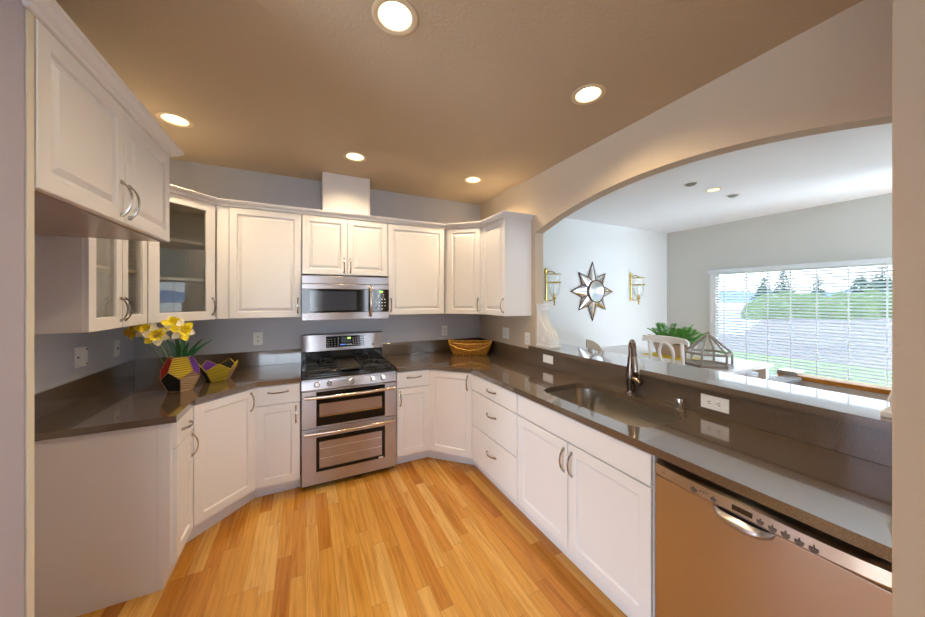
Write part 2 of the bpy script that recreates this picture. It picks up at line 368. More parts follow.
# the arch wall: low wall under the raised bar, opening with a shallow arch, header above
yj0, yj1, zsp, rise = 0.17, 2.40, 2.165, 0.188
ch = (yj1 - yj0) / 2; R_ = (ch * ch + rise * rise) / (2 * rise); yc = (yj0 + yj1) / 2; zc_ = zsp + rise - R_
a_ = math.asin(ch / R_)
arch = [(yc + R_ * math.sin(t), zc_ + R_ * math.cos(t)) for t in [a_ - 2 * a_ * i / 40 for i in range(41)]]
struct('wall_right', MB().prism([(0.10, 0), (YB, 0), (YB, ZC + .02), (0.10, ZC + .02)], [[(yj0, 1.05), (yj1, 1.05)] + arch], 'X', XR, XR2), 'wall_tan', smooth=20)
struct('wall_right', MB().box(1.28, XR - .0005, 0.10, 0.2268, 0, ZC + .03, 0.004), 'wall_tan')
# window wall with the blind-covered window
wy0, wy1, wz0, wz1 = 0.05, 2.775, 0.40, 1.965
struct('wall_window', MB().prism([(YS, 0), (YB + .12, 0), (YB + .12, ZC + .03), (YS, ZC + .03)], [[(wy0, wz0), (wy1, wz0), (wy1, wz1), (wy0, wz1)], [(-2.85, 0.05), (-0.55, 0.05), (-0.55, 2.2), (-2.85, 2.2)]], 'X', XE, XE + .16), 'wall_window')  # second opening is made up, for the added east lamp
wf = MB()
wf.prism([(wy0, wz0), (wy1, wz0), (wy1, wz1), (wy0, wz1)], [[(wy0 + .05, wz0 + .05), (wy1 - .05, wz0 + .05), (wy1 - .05, wz1 - .05), (wy0 + .05, wz1 - .05)]], 'X', XE + .07, XE + .12)
win = struct('window_1', wf, 'trim')
wg = MB().box(XE + .09, XE + .096, wy0 + .045, wy1 - .045, wz0 + .045, wz1 - .045).build('window_pane', 'pane', win)
struct('wall_south', MB().prism([(XW - .1, 0), (XE + .1, 0), (XE + .1, ZC + .03), (XW - .1, ZC + .03)],
       [[(-1.75, .6), (.25, .6), (.25, 2.3), (-1.75, 2.3)], [(.95, .6), (2.95, .6), (2.95, 2.3), (.95, 2.3)], [(3.45, .12), (5.35, .12), (5.35, 2.25), (3.45, 2.25)]], 'Y', YS - .14, YS), 'wall')
def rear_window(n, x0, x1, z0, z1, cols, slats):
    b = MB().frame(x0, x1, z0, z1, .05, .04, YS - .02)
    for i in range(1, cols): xx = x0 + (x1 - x0) * i / cols; b.box(xx - .02, xx + .02, YS - .06, YS - .02, z0 + .04, z1 - .04)
    o = struct('window_%d' % n, b, 'trim')
    if slats:
        b = MB()
        k = int((z1 - z0) / .07)
        for i in range(k): z = z0 + .05 + i * (z1 - z0 - .08) / k; b.box(x0 + .05, x1 - .05, YS - .018, YS + .012, z, z + .006)
        b.build('blind_slats', 'blind', o)
rear_window(2, -1.75, .25, .6, 2.3, 2, True); rear_window(3, .95, 2.95, .6, 2.3, 2, True); rear_window(4, 3.45, 5.35, .12, 2.25, 2, False)  # last frame is an added patio door, there for its fill lamp
b = MB().prism([(-2.85, .05), (-.55, .05), (-.55, 2.2), (-2.85, 2.2)], [[(-2.79, .11), (-1.73, .11), (-1.73, 2.14), (-2.79, 2.14)], [(-1.67, .11), (-.61, .11), (-.61, 2.14), (-1.67, 2.14)]], 'X', XE + .02, XE + .06)
struct('window_5', b, 'trim')  # frame of the made-up patio door around the added east lamp
# low wall beside the stairs in the dining area, with oak caps
struct('trim_right', MB().box(XR - .001, XR2 + .004, yj1 - .004, yj1 + .02, 1.08, 1.085), 'trim')

# ------------------------------------------------------------------ pulls and doors
def pull_mb(L=0.142, drop=0.030, vertical=True):
    """bow pull standing off -y, centred on the origin"""
    b = MB(); n = 20; rings = []
    for i in range(n + 1):
        u = -1 + 2 * i / n; a = u * L / 2; yo = -drop * (1 - abs(u) ** 2.2) - 0.0045
        f = max(0, abs(u) - 0.70) / 0.30; yi = (yo + 0.0055) * (1 - min(1, f * 3.0)) + 0.0005 * min(1, f * 3.0)
        wdt = 0.0048 + 0.0022 * abs(u) ** 2
        ring = [(-wdt, yi, a), (wdt, yi, a), (wdt * .8, yo, a), (-wdt * .8, yo, a)]
        if not vertical: ring = [(p[2], p[1], p[0]) for p in ring]
        rings.append(ring)
    b.ring_loft(rings)
    return b
PULLS = {}
def pull(parent, x, z, y, vertical=True):
    k = vertical
    if k not in PULLS:
        o = pull_mb(vertical=vertical).build('handle', 'nickel', parent, smooth=30); PULLS[k] = o.data
    else:
        o = bpy.data.objects.new('handle', PULLS[k]); COL.objects.link(o); o.parent = parent
    o.location = (x, y, z); return o
SHAKER = [(0, -.019), (.001, -.020), (.056, -.020), (.0575, -.0195), (.064, -.011), (.066, -.0105)]
RAISED = [(0, -.017), (.003, -.020), (.050, -.020), (.053, -.0185), (.0575, -.008), (.066, -.008), (.084, -.0185), (.087, -.019)]
FLAT = [(0, -.0185), (.0015, -.020)]
G = .0032
def door(parent, x0, x1, z0, z1, prof, hx=None, hz=None, name='door', vertical=True, glass=None):
    x0 += G; x1 -= G
    if glass:
        b = MB().frame(x0, x1, z0, z1, .062, .020)
        ins = MB().frame(x0 + .058, x1 - .058, z0 + .058, z1 - .058, .008, .015)
        d = b.build(name, 'cab', parent)
        ins.build('bead', 'cab', d)
        MB().box(x0 + .06, x1 - .06, -.010, -.006, z0 + .06, z1 - .06).build('glass_pane', glass, d)
    else:
        d = MB().panel(x0, x1, z0, z1, prof).build(name, 'cab', parent)
    if hx is not None: pull(d, hx, hz, -.020, vertical)
    return d

# ------------------------------------------------------------------ base cabinets
def base_cab(name, label, p0, p1, toe, depth=0.58, group='white base cabinets', cut=True, side=0.0, trap=None, toe_in=0.055, toe_ext=(0, 0), **kw):
    p0, p1 = Vector(p0), Vector(p1); d = p1 - p0; W = d.length; rz = math.atan2(d.y, d.x)
    t = thing(name, label, 'cabinet', (p0.x, p0.y, 0), rz, group)
    y1 = depth
    if trap:   # corner cabinet: body tapers to stay clear of its neighbours
        out = [(0.002, 0.0), (W - .002, 0.0), (W - .002 + trap[1], trap[2]), (0.002 - trap[0], trap[2])]
    else: out = [(0.001, 0.0), (W - .001, 0.0), (W - .001, y1), (0.001, y1)]
    MB().prism(out, [], 'Z', 0.105, CB - .001).build('body', 'cab', t)
    e = d.normalized(); nv = Vector((-e.y, e.x))
    q = [Vector(v) - p0 for v in toe]; q = [(v.dot(e), v.dot(nv)) for v in q]
    MB().prism([q[0], q[1], (q[1][0], q[1][1] + .012), (q[0][0], q[0][1] + .012)], [], 'Z', 0.0, 0.1045).build('toe_kick', 'cab', t)
    return t, W
ZD0, ZD1, ZS, ZT = .112, .722, .730, .868
# left run
t, W = base_cab('base_cabinet', 'narrow white base cabinet with one drawer at the left counter end', (-.645, 2.222), (-.645, 2.512), ((-.675, 2.222), (-.673, 2.550)), depth=.585)
door(t, .004, W, ZS, ZT, FLAT, W / 2, .80, 'drawer', False); door(t, .004, W, ZD0, ZD1, SHAKER, W - .035, .64)
t, W = base_cab('corner_base_cabinet', 'angled white base cabinet with one tall door in the left corner', (-.643, 2.518), (-.343, 2.824), ((-.673, 2.551), (-.349, 2.897)), trap=(-.14, -.13, .13))
door(t, .006, W - .004, ZD0, ZT, SHAKER, W - .045, .775)
# back run
t, W = base_cab('base_cabinet', 'white base cabinet with one drawer directly left of the range', (-.340, 2.826), (-.037, 2.826), ((-.348, 2.8975), (-.037, 2.90)))
door(t, 0, W, ZS, ZT, FLAT, W / 2, .82, 'drawer', False); door(t, 0, W, ZD0, ZD1, SHAKER, W - .03, .63)
t, W = base_cab('base_cabinet', 'white base cabinet with one drawer directly right of the range', (.735, 2.826), (1.052, 2.826), ((.735, 2.90), (1.054, 2.903)))
door(t, 0, W, ZS, ZT, FLAT, W / 2, .817, 'drawer', False); door(t, 0, W, ZD0, ZD1, SHAKER, .03, .63)
t, W = base_cab('corner_base_cabinet', 'angled white base cabinet with one tall door in the right corner under the basket', (1.055, 2.824), (1.343, 2.497), ((1.055, 2.903), (1.397, 2.570)), trap=(-.14, -.13, .13))
door(t, .004, W - .004, ZD0, ZT, SHAKER, W - .045, .78)
# right run
t, W = base_cab('drawer_cabinet', 'white base cabinet with three flat drawers left of the sink doors', (1.345, 2.492), (1.345, 1.815), ((1.397, 2.569), (1.396, 1.815)), depth=.58)
for z0, z1 in ((ZS, ZT), (.424, ZD1), (ZD0, .416)): door(t, 0, W, z0, z1, FLAT, W / 2, (z0 + z1) / 2 + (.03 if z1 - z0 > .2 else 0.0), 'drawer', False)
t = thing('sink_cabinet', 'white sink base cabinet with false front and two doors under the sink', 'cabinet', (1.345, 1.812, 0), -PI / 2, 'white base cabinets')
W = .958
MB().prism([(0.001, 0), (W, 0), (W, .58), (0.001, .58)], [[(.05, .04), (W - .02, .04), (W - .02, .56), (.05, .56)]], 'Z', .105, CB - .001).build('body', 'cab', t)
MB().box(.001, W, .05, .066, 0, .105).build('toe_kick', 'cab', t)
door(t, 0, W, ZS, ZT, FLAT, None, None, 'false_front')
door(t, 0, .476, ZD0, ZD1, SHAKER, .476 - .030, .615); door(t, .476, W, ZD0, ZD1, SHAKER, .476 + .030, .615)
# end panel of the left run
t = thing('cabinet_end_panel', 'plain white end panel closing the left counter run beside the empty fridge space', 'panel', (0, 0, 0), 0)
MB().box(XL + .002, -.696, 2.2, 2.2205, 0, CB - .001, .001).build('panel', 'cab', t)
MB().box(-.6955, -.645, 2.2, 2.2205, .105, CB - .001, .001).build('stile', 'cab', t)
MB().box(-.6955, -.675, 2.202, 2.2205, 0, .1045).build('toe_return', 'cab', t)

# ------------------------------------------------------------------ countertops
ct = thing('countertop', 'brown quartz countertop on the left run, turning the corner to the range', 'countertop', (0, 0, 0), 0, 'brown quartz counters')
MB().prism([(XL + .001, 2.185), (-.615, 2.185), (-.615, 2.512), (-.325, 2.796), (-.034, 2.796), (-.034, YB - .001), (XL + .001, YB - .001)], [], 'Z', CB, CT).build('slab', 'quartz', ct)
MB().box(XL + .001, XL + .021, 2.185, YB - .001, CT, 1.05, .0015).build('backsplash', 'quartz', ct)
MB().box(XL + .0215, -.036, YB - .021, YB - .001, CT, 1.05, .0015).build('backsplash', 'quartz', ct)
ct = thing('countertop', 'brown quartz countertop on the right run around the sink, from range to dishwasher', 'countertop', (0, 0, 0), 0, 'brown quartz counters')
def rrect(x0, x1, y0, y1, r, n=6):
    return arc(x1 - r, y1 - r, r, 0, PI / 2, n) + arc(x0 + r, y1 - r, r, PI / 2, PI, n) + arc(x0 + r, y0 + r, r, PI, 1.5 * PI, n) + arc(x1 - r, y0 + r, r, 1.5 * PI, 2 * PI, n)
SX0, SX1, SY0, SY1 = 1.425, 1.862, .958, 1.718
MB().prism([(.733, 2.796), (1.04, 2.796), (1.312, 2.487), (1.312, .228), (XR - .001, .228), (XR - .001, YB - .001), (.733, YB - .001)], [rrect(SX0, SX1, SY0, SY1, .11)], 'Z', CB, CT).build('slab', 'quartz', ct)
MB().box(.735, XR - .0225, YB - .021, YB - .001, CT, 1.05, .0015).build('backsplash', 'quartz', ct)
MB().box(XR - .030, XR - .001, .229, YB - .022, CT, 1.049, .0015).build('backsplash', 'quartz', ct)
tag(MB().prism([(1.915, .228), (1.967, .228), (1.967, .172), (2.30, .172), (2.30, 2.395), (1.965, 2.395), (1.965, 2.44), (1.915, 2.44)], [], 'Z', 1.0505, 1.085).build('bar_top', 'quartz'), 'raised brown quartz bar ledge under the arch opening', 'countertop')

# ------------------------------------------------------------------ sink, faucet, air gap
sk = thing('sink', 'stainless steel undermount sink set in the right counter', 'sink', (0, 0, 0))
rings = []
for ins, z in ((-.012, CB - .001), (-.004, CB - .001), (-.002, CB - .02), (.012, CB - .17), (.04, CB - .19)):
    rings.append([(x, y, z) for x, y in rrect(SX0 + ins, SX1 - ins, SY0 + ins, SY1 - ins, max(.03, .11 - ins * .5), 8)])
MB().ring_loft(rings, caps=False).face([tuple(p) for p in rings[-1]]).build('basin', 'sink', sk, smooth=50)
MB().lathe([(.0, .0), (.03, .0), (.043, .003), (.045, .001), (.045, -.002)], (1.70, 1.325, CB - .189), 24).build('drain', 'chrome', sk, smooth=True)
fx, fy = 1.898, 1.362
fa = thing('faucet', 'bronze steel pull-down faucet behind the sink', 'faucet', (fx, fy, CT))
MB().lathe([(.030, 0), (.030, .006), (.024, .012), (.022, .03), (.029, .10), (.027, .15), (.019, .21), (.016, .24), (.016, .245)], (0, 0, 0), 24).build('body', 'faucet', fa, smooth=50)
pts = [(0, 0, .24), (0, 0, .30)] + [(-.045 + .045 * math.cos(a), 0, .30 + .050 * math.sin(a)) for a in [PI * i / 12 for i in range(1, 12)]] + [(-.092, 0, .29), (-.105, 0, .255)]
pts = [(p[0] * .62, p[1] - abs(p[0]) * .72, p[2]) for p in pts]
MB().tube(pts, .0135, 14).build('spout', 'faucet', fa, smooth=50)
MB().tube([(-.0651, -.0756, .262), (-.071, -.084, .225), (-.076, -.092, .170)], [.015, .018, .020], 16).build('spray_head', 'nickel', fa, smooth=50)
hl = MB().tube([(0, -.020, .105), (0, -.060, .090), (0, -.072, .085)], [.020, .021, .018], 16).build('valve', 'faucet', fa, smooth=50)
MB().tube([(0, -.060, .098), (-.01, -.066, .125), (-.02, -.075, .15)], [.007, .006, .005], 10).build('lever', 'nickel', hl, smooth=50)
ag = MB().lathe([(.025, 0), (.025, .004), (.021, .006), (.0215, .052), (.0195, .060), (.012, .0625), (0, .063)], (0, 0, 0), 24).build('air_gap', 'chrome', smooth=50)
ag.location = (1.895, 1.06, CT); tag(ag, 'short chrome air gap cap on the counter right of the faucet', 'air gap')

# ------------------------------------------------------------------ dishwasher
dw = thing('dishwasher', 'stainless steel dishwasher at the right end under the counter', 'dishwasher', (1.345, .843, 0), -PI / 2)
W = .613
MB().box(.004, W - .002, .03, .57, .10, .868).build('body', 'dark', dw)
dd = MB().box(0.003, W - .001, -.017, .030, .105, .793, .003).build('door_panel', 'steel_warm', dw)
cp = MB()
rings = []
for i in range(13):
    u = i / 12; x = .003 + (W - .004) * u; bow = .016 * (1 - (2 * u - 1) ** 4)
    rings.append([(x, .03, .797), (x, -.016 - bow * .6, .797), (x, -.018 - bow, .806), (x, -.012 - bow, .842), (x, -.002, .853), (x, .03, .853)])
cp.ring_loft(rings); cpo = cp.build('control_panel', 'steel_warm', dw, smooth=30)
MB().box(.003, W - .001, .018, .03, .853, .876).build('gap_shade', 'dark', dw)  # dark strip put in as the shade of the gap under the counter
MB().box(.28, .335, -.0345, -.0305, .815, .832).build('display', 'black_gloss', cpo)
for x, z, q in ((.16, .817, .010), (.225, .817, .009), (.355, .818, .009), (.385, .816, .010), (.415, .817, .010), (.445, .815, .010), (.475, .815, .010)):
    MB().prism([(x - q, z + q * .4), (x - q, z - q * .4), (x - q * .5, z - q), (x + q * .5, z - q), (x + q, z - q * .4), (x + q, z + q * .4), (x + .001, z + q * .4), (x + .001, z + q * 1.2), (x - .001, z + q * 1.2), (x - .001, z + q * .4)], [], 'Y', -.0348, -.0310).build('icon', 'icon', cpo)
for x in (.183, .193, .203): MB().box(x - .003, x + .003, -.0345, -.031, .823, .825).build('icon', 'icon', cpo)
# scooped handle
rings = []
for j in range(7):
    v = j / 6; ring = []
    for i in range(17):
        u = -1 + 2 * i / 16; hw = .088; zb = .795 - .052 * (1 - u * u) ** .5 * v
        ring.append((.303 + u * hw, -.017 - .030 * math.sin(PI * min(1, v)) * (1 - u ** 4) - (.024 * (1 - v) * (1 - u ** 4)), zb))
    rings.append(ring)
hs = MB().ring_loft(rings, close=False, caps=False).build('handle', 'steel', dw, smooth=60)
MB().box(.235, .372, -.024, -.016, .786, .7965).build('handle_recess', 'dark', dw)
MB().box(.01, W - .01, .05, .062, .0, .10).build('toe_kick', 'dark', dw)
# toe kick filler beside it
# ------------------------------------------------------------------ range
rg = thing('gas_range', 'stainless double-oven gas range with black cooktop on the back wall', 'range', (-.03, 2.826, 0))
RW = .757
MB().box(.004, RW - .004, .0, .63, .04, .905).build('body', 'steel', rg)
MB().box(.006, RW - .006, .035, .05, .004, .0395).build('toe_panel', 'dark', rg)
for x in (.05, RW - .05):
    for y in (.07, .58): MB().lathe([(.015, 0), (.015, .04)], (x, y, 0), 10).build('foot', 'dark', rg)
rings = []
for i in range(11):
    u = i / 10; x = .002 + (RW - .004) * u
    rings.append([(x, .0, .800), (x, -.030, .800), (x, -.034, .806), (x, -.014, .884), (x, .0, .884)])
cpn = MB().ring_loft(rings).build('control_panel', 'steel', rg)
for x in (.113, .206, .378, .551, .642):
    k = MB().lathe([(.024, 0), (.024, -.006), (.019, -.010), (.017, -.032), (.014, -.035), (0, -.035)], (0, 0, 0), 20, axis='Y')
    k.box(-.003, .003, -.040, -.008, -.016, .016, .001, 1)
    ko = k.build('knob', 'chrome', cpn, smooth=40); ko.location = (x, -.023, .842); ko.rotation_euler = (-.25, 0, 0)
def oven(name, z0, z1, gz0, gz1, wz0_, wz1_, hz):
    d = MB().box(.002, RW - .002, -.030, -.001, z0, z1, .003).build(name, 'steel', rg)
    g = MB().box(.107, .656, -.0325, -.029, gz0, gz1, .001).build('black_glass', 'range_glass', d)
    g2 = MB().frame(.126, .633, wz0_, wz1_, .003, .0008, -.0325).build('window_outline', 'icon', d)
    rk = MB()
    n = 10
    pts = [(.022 + (RW - .044) * i / n, -.052 - .026 * (1 - (2 * i / n - 1) ** 2), hz) for i in range(n + 1)]
    h = MB().tube(pts, .0115, 12, sq=(1.15, .8)); 
    for x in (.032, RW - .032): h.box(x - .012, x + .012, -.060, -.029, hz - .011, hz + .011, .003)
    h.build('handle', 'bar_steel', d, smooth=50)
    return d
M['oven_win'] = mat('oven_window_glass', (0.40, 0.36, 0.40), 0.12, 0.7)
u1 = oven('upper_oven_door', .498, .795, .51, .785, .590, .690, .748)
MB().box(.130, .629, -.0332, -.0325, .592, .688).build('oven_window', 'oven_win', u1)
MB().box(.130, .629, -.0345, -.0325, .583, .588).build('window_sill_line', 'chrome', u1)
u2 = oven('lower_oven_door', .045, .490, .143, .420, .168, .385, .460)
MB().box(.130, .629, -.0332, -.0325, .171, .382).build('oven_window', 'oven_win', u2)
rk = MB()
for z in (.245, .325): rk.box(.135, .625, -.0336, -.0331, z, z + .002)
rk.build('oven_rack', 'icon_light', u2)
MB().box(.600, .640, -.0345, -.0325, .146, .158).build('energy_sticker', 'white_plastic', u2)
# cooktop
cto = MB().box(0.0, RW, -.014, .56, .886, .908, .006).box(.02, RW - .02, .02, .55, .904, .916, .004).build('cooktop', 'black_enamel', rg, smooth=30)
for (bx, by, br) in ((.17, .15, .048), (.17, .40, .040), (.58, .15, .052), (.58, .40, .036), (.378, .28, .036)):
    MB().lathe([(br, 0), (br, .010), (br * .8, .014), (br * .75, .022), (br * .6, .026), (0, .026)], (bx, by, .915), 20).build('burner', 'iron' if bx != .378 else 'iron', rg, smooth=40)
for gx0, gx1 in ((.035, .275), (.482, .722)):
    g = MB()
    for x in (gx0, gx1): g.box(x - .006, x + .006, .03, .53, .938, .952, .002)
    for y in (.035, .28, .525): g.box(gx0, gx1, y - .006, y + .006, .938, .952, .002)
    for by in (.15, .40):
        cx = (gx0 + gx1) / 2
        g.box(gx0, cx - .028, by - .005, by + .005, .940, .954, .002); g.box(cx + .028, gx1, by - .005, by + .005, .940, .954, .002)
        g.box(cx - .005, cx + .005, by - .12, by - .028, .940, .954, .002); g.box(cx - .005, cx + .005, by + .028, by + .12, .940, .954, .002)
    for x in (gx0, gx1):
        for y in (.04, .28, .52): g.box(x - .006, x + .006, y - .006, y + .006, .914, .94)
    g.build('grate', 'iron', rg)
g = MB().box(.287, .470, .03, .53, .930, .944, .004)
for x in (.295, .462):
    for y in (.05, .51): g.box(x - .006, x + .006, y - .006, y + .006, .914, .932)
gr = g.build('center_grate', 'iron', rg)
MB().box(.30, .457, .08, .48, .944, .950, .003).build('griddle', mat('griddle_metal', (0.25, 0.2, 0.12), .3, 1.0), gr)
# back guard
rings = []
for i in range(17):
    u = i / 16; x = RW * u; e = min(1, min(u, 1 - u) / .10); e = math.sin(e * PI / 2)
    yf = .530 - .012 * e
    rings.append([(x, .60, 1.022), (x, yf, 1.026), (x, yf - .004, 1.030), (x, yf + .012, 1.182), (x, yf + .02, 1.190), (x, .60, 1.190)])
bg = MB().ring_loft(rings).build('backguard', 'steel', rg, smooth=30)
MB().box(.004, RW - .004, .545, .60, .905, 1.0225).build('backguard_base', 'black_enamel', rg)
def on_bg(x0, x1, z0, z1, m, name, dy=.001):
    b = MB(); 
    def yy(z): return .530 - .012 - .004 + .016 * (z - 1.030) / .152
    b.ring_loft([[(x0, yy(z0), z0), (x1, yy(z0), z0), (x1, yy(z1), z1), (x0, yy(z1), z1)], [(x0, yy(z0) - dy, z0), (x1, yy(z0) - dy, z0), (x1, yy(z1) - dy, z1), (x0, yy(z1) - dy, z1)]])
    return b.build(name, m, bg)
on_bg(.209, .568, 1.058, 1.166, 'black_gloss', 'display_panel')
on_bg(.345, .440, 1.098, 1.155, mat('lcd', (.06, .07, .08), .2), 'display_screen', .0016)
on_bg(.408, .436, 1.135, 1.150, 'green_led', 'green_digits', .002)
on_bg(.340, .388, 1.076, 1.085, 'blue_led', 'blue_keys', .0016)
kb = []
for gx, n in ((.222, 4), (.236, 4), (.262, 4), (.290, 4), (.318, 5), (.462, 5), (.484, 5), (.508, 5), (.535, 4), (.552, 4)):
    for i in range(n): kb.append((gx + random.uniform(-.003, .003), 1.070 + i * (.088 / n)))
kme = None
def key(parent, x, y, z, sx_=.005, sz_=.0028, m='icon_light', nm='key'):
    return MB().box(x - sx_, x + sx_, y - .001, y, z - sz_, z + sz_).build(nm, m, parent)
for x, z in kb: key(bg, x, .514 + .016 * (z - 1.03) / .152 - .0012, z + .0028)
for x in (.408, .435): key(bg, x, .5165, 1.079, .010, .005)
MB().lathe([(.011, 0), (.011, -.002), (0, -.002)], (.655, .518, 1.065), 16, axis='Y').build('badge', 'icon', bg)

# ------------------------------------------------------------------ microwave
mw = thing('microwave', 'stainless over-the-range microwave with black glass door', 'microwave', (-.03, 3.09, 1.34))
MWH = .402
MB().box(.003, RW - .003, .02, .37, .006, MWH - .002).build('body', 'dark', mw)
MB().box(0, RW, -.005, .02, .330, MWH - .002, .003).build('vent_band', 'steel', mw)
dr = MB().box(0, RW, -.008, .02, .004, .070, .003).box(0, RW, -.008, .02, .282, .328, .003).build('door_frame', 'steel', mw)
gl = MB().box(0.0, .595, -.009, .018, .0705, .2815, .001).build('door_window', 'black_gloss', mw)
M['mw_mesh'] = mat('microwave_window_screen', (0.05, 0.06, 0.085), 0.08, spec=1.0)
MB().box(.065, .455, -.0096, -.0088, .088, .262).build('window_screen', 'mw_mesh', gl)
cp = MB().box(.597, RW, -.009, .018, .0705, .2815, .001).build('control_panel', 'black_gloss', mw)
MB().box(.665, .700, -.0100, -.009, .256, .270).build('clock_digits', 'green_led', cp)
for r in range(4):
    for c in range(4):
        if r == 0 and c in (0, 3): continue
        key(cp, .635 + c * .028, -.009, .096 + r * .031, .007, .004)
for i in range(10):
    a = 2 * PI * i / 10; key(cp, .682 + .024 * math.cos(a), -.009, .222 + .020 * math.sin(a), .004, .003)
h = MB().tube([(.583, -.012 - .034 * (1 - (2 * i / 10 - 1) ** 2) ** .6, .030 + .285 * i / 10) for i in range(11)], .0125, 12, sq=(.7, 1.1))
h.build('handle', 'bar_steel', mw, smooth=50)
lg = MB().lathe([(.010, 0), (.010, -.0012), (0, -.0012)], (.052, -.008, .034), 16, axis='Y').build('emblem', 'icon_light', dr)
word('LG', .026, M['icon_light'], dr, (.082, -.0088, .025))
# small marks on the dishwasher and range badge
word('LG', .012, M['icon'], cpo, (.047, -.0320, .822))

# ------------------------------------------------------------------ upper cabinets
ZU0, ZU1 = 1.372, 2.287
def upper(name, label, p0, p1, z0=ZU0, z1=ZU1, depth=.30, body='solid', group='white wall cabinets', trap=None):
    p0, p1 = Vector(p0), Vector(p1); d = p1 - p0; W = d.length; rz = math.atan2(d.y, d.x)
    t = thing(name, label, 'cabinet', (p0.x, p0.y, 0), rz, group)
    if body == 'solid':
        MB().box(.001, W - .001, .0, depth, z0, z1 + .003).build('body', 'cab', t)
    elif body == 'trap':
        MB().prism([(.001, 0), (W - .001, 0), (W - .001 + trap[0], trap[0]), (W / 2, W / 2 + trap[0] * 1.0 + .05), (.001 - trap[0], trap[0])], [], 'Z', z0, z1 + .003).build('body', 'cab', t)
    elif body == 'open':
        T = .018
        MB().box(.001, T, 0, depth, z0, z1 + .003).box(W - T, W - .001, 0, depth, z0, z1 + .003).box(T, W - T, 0, depth, z0, z0 + T).box(T, W - T, 0, depth, z1 - .015, z1 + .003).build('carcass', 'cab', t)
        MB().box(T, W - T, depth - .012, depth, z0 + T, z1 - .015).build('back_panel', 'cab_in', t)
    return t, W
# left glass cabinet
t, W = upper('glass_wall_cabinet', 'white wall cabinet with two glass doors on the left wall', (-.967, 2.19), (-.967, 2.838), body='open', depth=.280)
hw = (W - .005) / 2
door(t, 0, hw, ZU0, ZU1, None, hw - .025, 1.475, glass='glass_soft'); door(t, hw, W - .005, ZU0, ZU1, None, hw + .025, 1.475, glass='glass_soft')
for z in (1.70, 1.98): MB().box(.02, W - .02, .02, .28, z, z + .018).build('shelf', 'shelf', t)
pins = MB()
for i in range(26): pins.box(W - .0195, W - .018, .05, .056, 1.45 + i * .03, 1.456 + i * .03)
pins.build('pin_holes', 'dark', t)
# left diagonal corner glass cabinet
T_ = .018; p0, p1 = Vector((-.964, 2.846)), Vector((-.656, 3.166)); d = p1 - p0; W = d.length; rz = math.atan2(d.y, d.x)
t = thing('corner_glass_cabinet', 'white diagonal corner wall cabinet with one tall glass door, above the flowers', 'cabinet', (p0.x, p0.y, 0), rz, 'white wall cabinets')
R2 = .2155
MB().box(.001, .012, 0, .02, ZU0, ZU1 + .003).box(W - .012, W - .001, 0, .02, ZU0, ZU1 + .003).build('stile', 'cab', t)
foot = [(.001, .02), (W - .001, .02), (W + R2 - .012, R2 + .005), (W / 2, W / 2 + R2 * 1.93), (-R2 + .012, R2 + .005)]
inn = [(.020, .02), (W - .020, .02), (W + R2 - .036, R2 + .010), (W / 2, W / 2 + R2 * 1.93 - .025), (-R2 + .036, R2 + .010)]
MB().prism(foot, [], 'Z', ZU0, ZU0 + .018).prism(foot, [], 'Z', ZU1 - .015, ZU1 + .003).build('carcass', 'cab', t)
wl = MB()
for a, b_, c, d_ in ((foot[1], foot[2], inn[2], inn[1]), (foot[2], foot[3], inn[3], inn[2]), (foot[3], foot[4], inn[4], inn[3]), (foot[4], foot[0], inn[0], inn[4])):
    wl.prism([a, b_, c, d_], [], 'Z', ZU0 + .018, ZU1 - .015)
wl.build('side_panels', 'cab_in', t)
door(t, .004, W - .004, ZU0, ZU1, None, W - .030, 1.475, glass='glass')
for z in (1.672, 1.955): MB().prism([(.022, .03), (W - .022, .03), (W + R2 - .05, R2 + .010), (W / 2, W / 2 + R2 * 1.93 - .035), (-R2 + .05, R2 + .010)], [], 'Z', z, z + .02).build('shelf', 'shelf', t)
# back run
t, W = upper('wall_cabinet', 'wide white wall cabinet with one door left of the microwave', (-.632, 3.183), (-.033, 3.183), depth=.285)
MB().box(-.012, .068, -.008, 0, ZU0, ZU1).build('filler', 'cab', t)
door(t, .070, W, ZU0, ZU1, RAISED, W - .028, 1.475)
t, W = upper('wall_cabinet', 'short white wall cabinet with two doors above the microwave', (-.030, 3.183), (.735, 3.183), z0=1.757, depth=.285)
door(t, 0, W / 2, 1.757, ZU1, RAISED, W / 2 - .028, 1.845); door(t, W / 2, W, 1.757, ZU1, RAISED, W / 2 + .028, 1.845)
t, W = upper('wall_cabinet', 'wide white wall cabinet with one door right of the microwave', (.738, 3.183), (1.358, 3.183), depth=.285)
door(t, 0, W - .005, ZU0, ZU1, RAISED, .028, 1.47)
p0, p1 = (1.364, 3.176), (1.668, 2.868)
t, W = upper('corner_wall_cabinet', 'white diagonal corner wall cabinet with one narrow door, above the wicker basket', p0, p1, body='trap', trap=[.19])
door(t, .03, W - .03, ZU0, ZU1, RAISED, W - .055, 1.47)
t, W = upper('wall_cabinet', 'white wall cabinet on the arch wall, end panel facing the opening', (1.675, 2.860), (1.675, 2.452), depth=.288)
door(t, .0, W, ZU0, ZU1, RAISED, W - .028, 1.47)
# over the fridge space
t = thing('fridge_wall_cabinet', 'deep white two-door wall cabinet above the empty fridge space at left', 'cabinet', (-.660, 1.256, 0), PI / 2, 'white wall cabinets')
W = .924
MB().box(.001, W - .001, 0, .585, 1.838, 2.30).build('body', 'cab', t)
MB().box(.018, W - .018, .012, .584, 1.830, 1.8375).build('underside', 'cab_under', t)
door(t, 0, .460, 1.834, 2.285, RAISED, .460 - .030, 1.925); door(t, .460, W, 1.834, 2.285, RAISED, .460 + .030, 1.925)
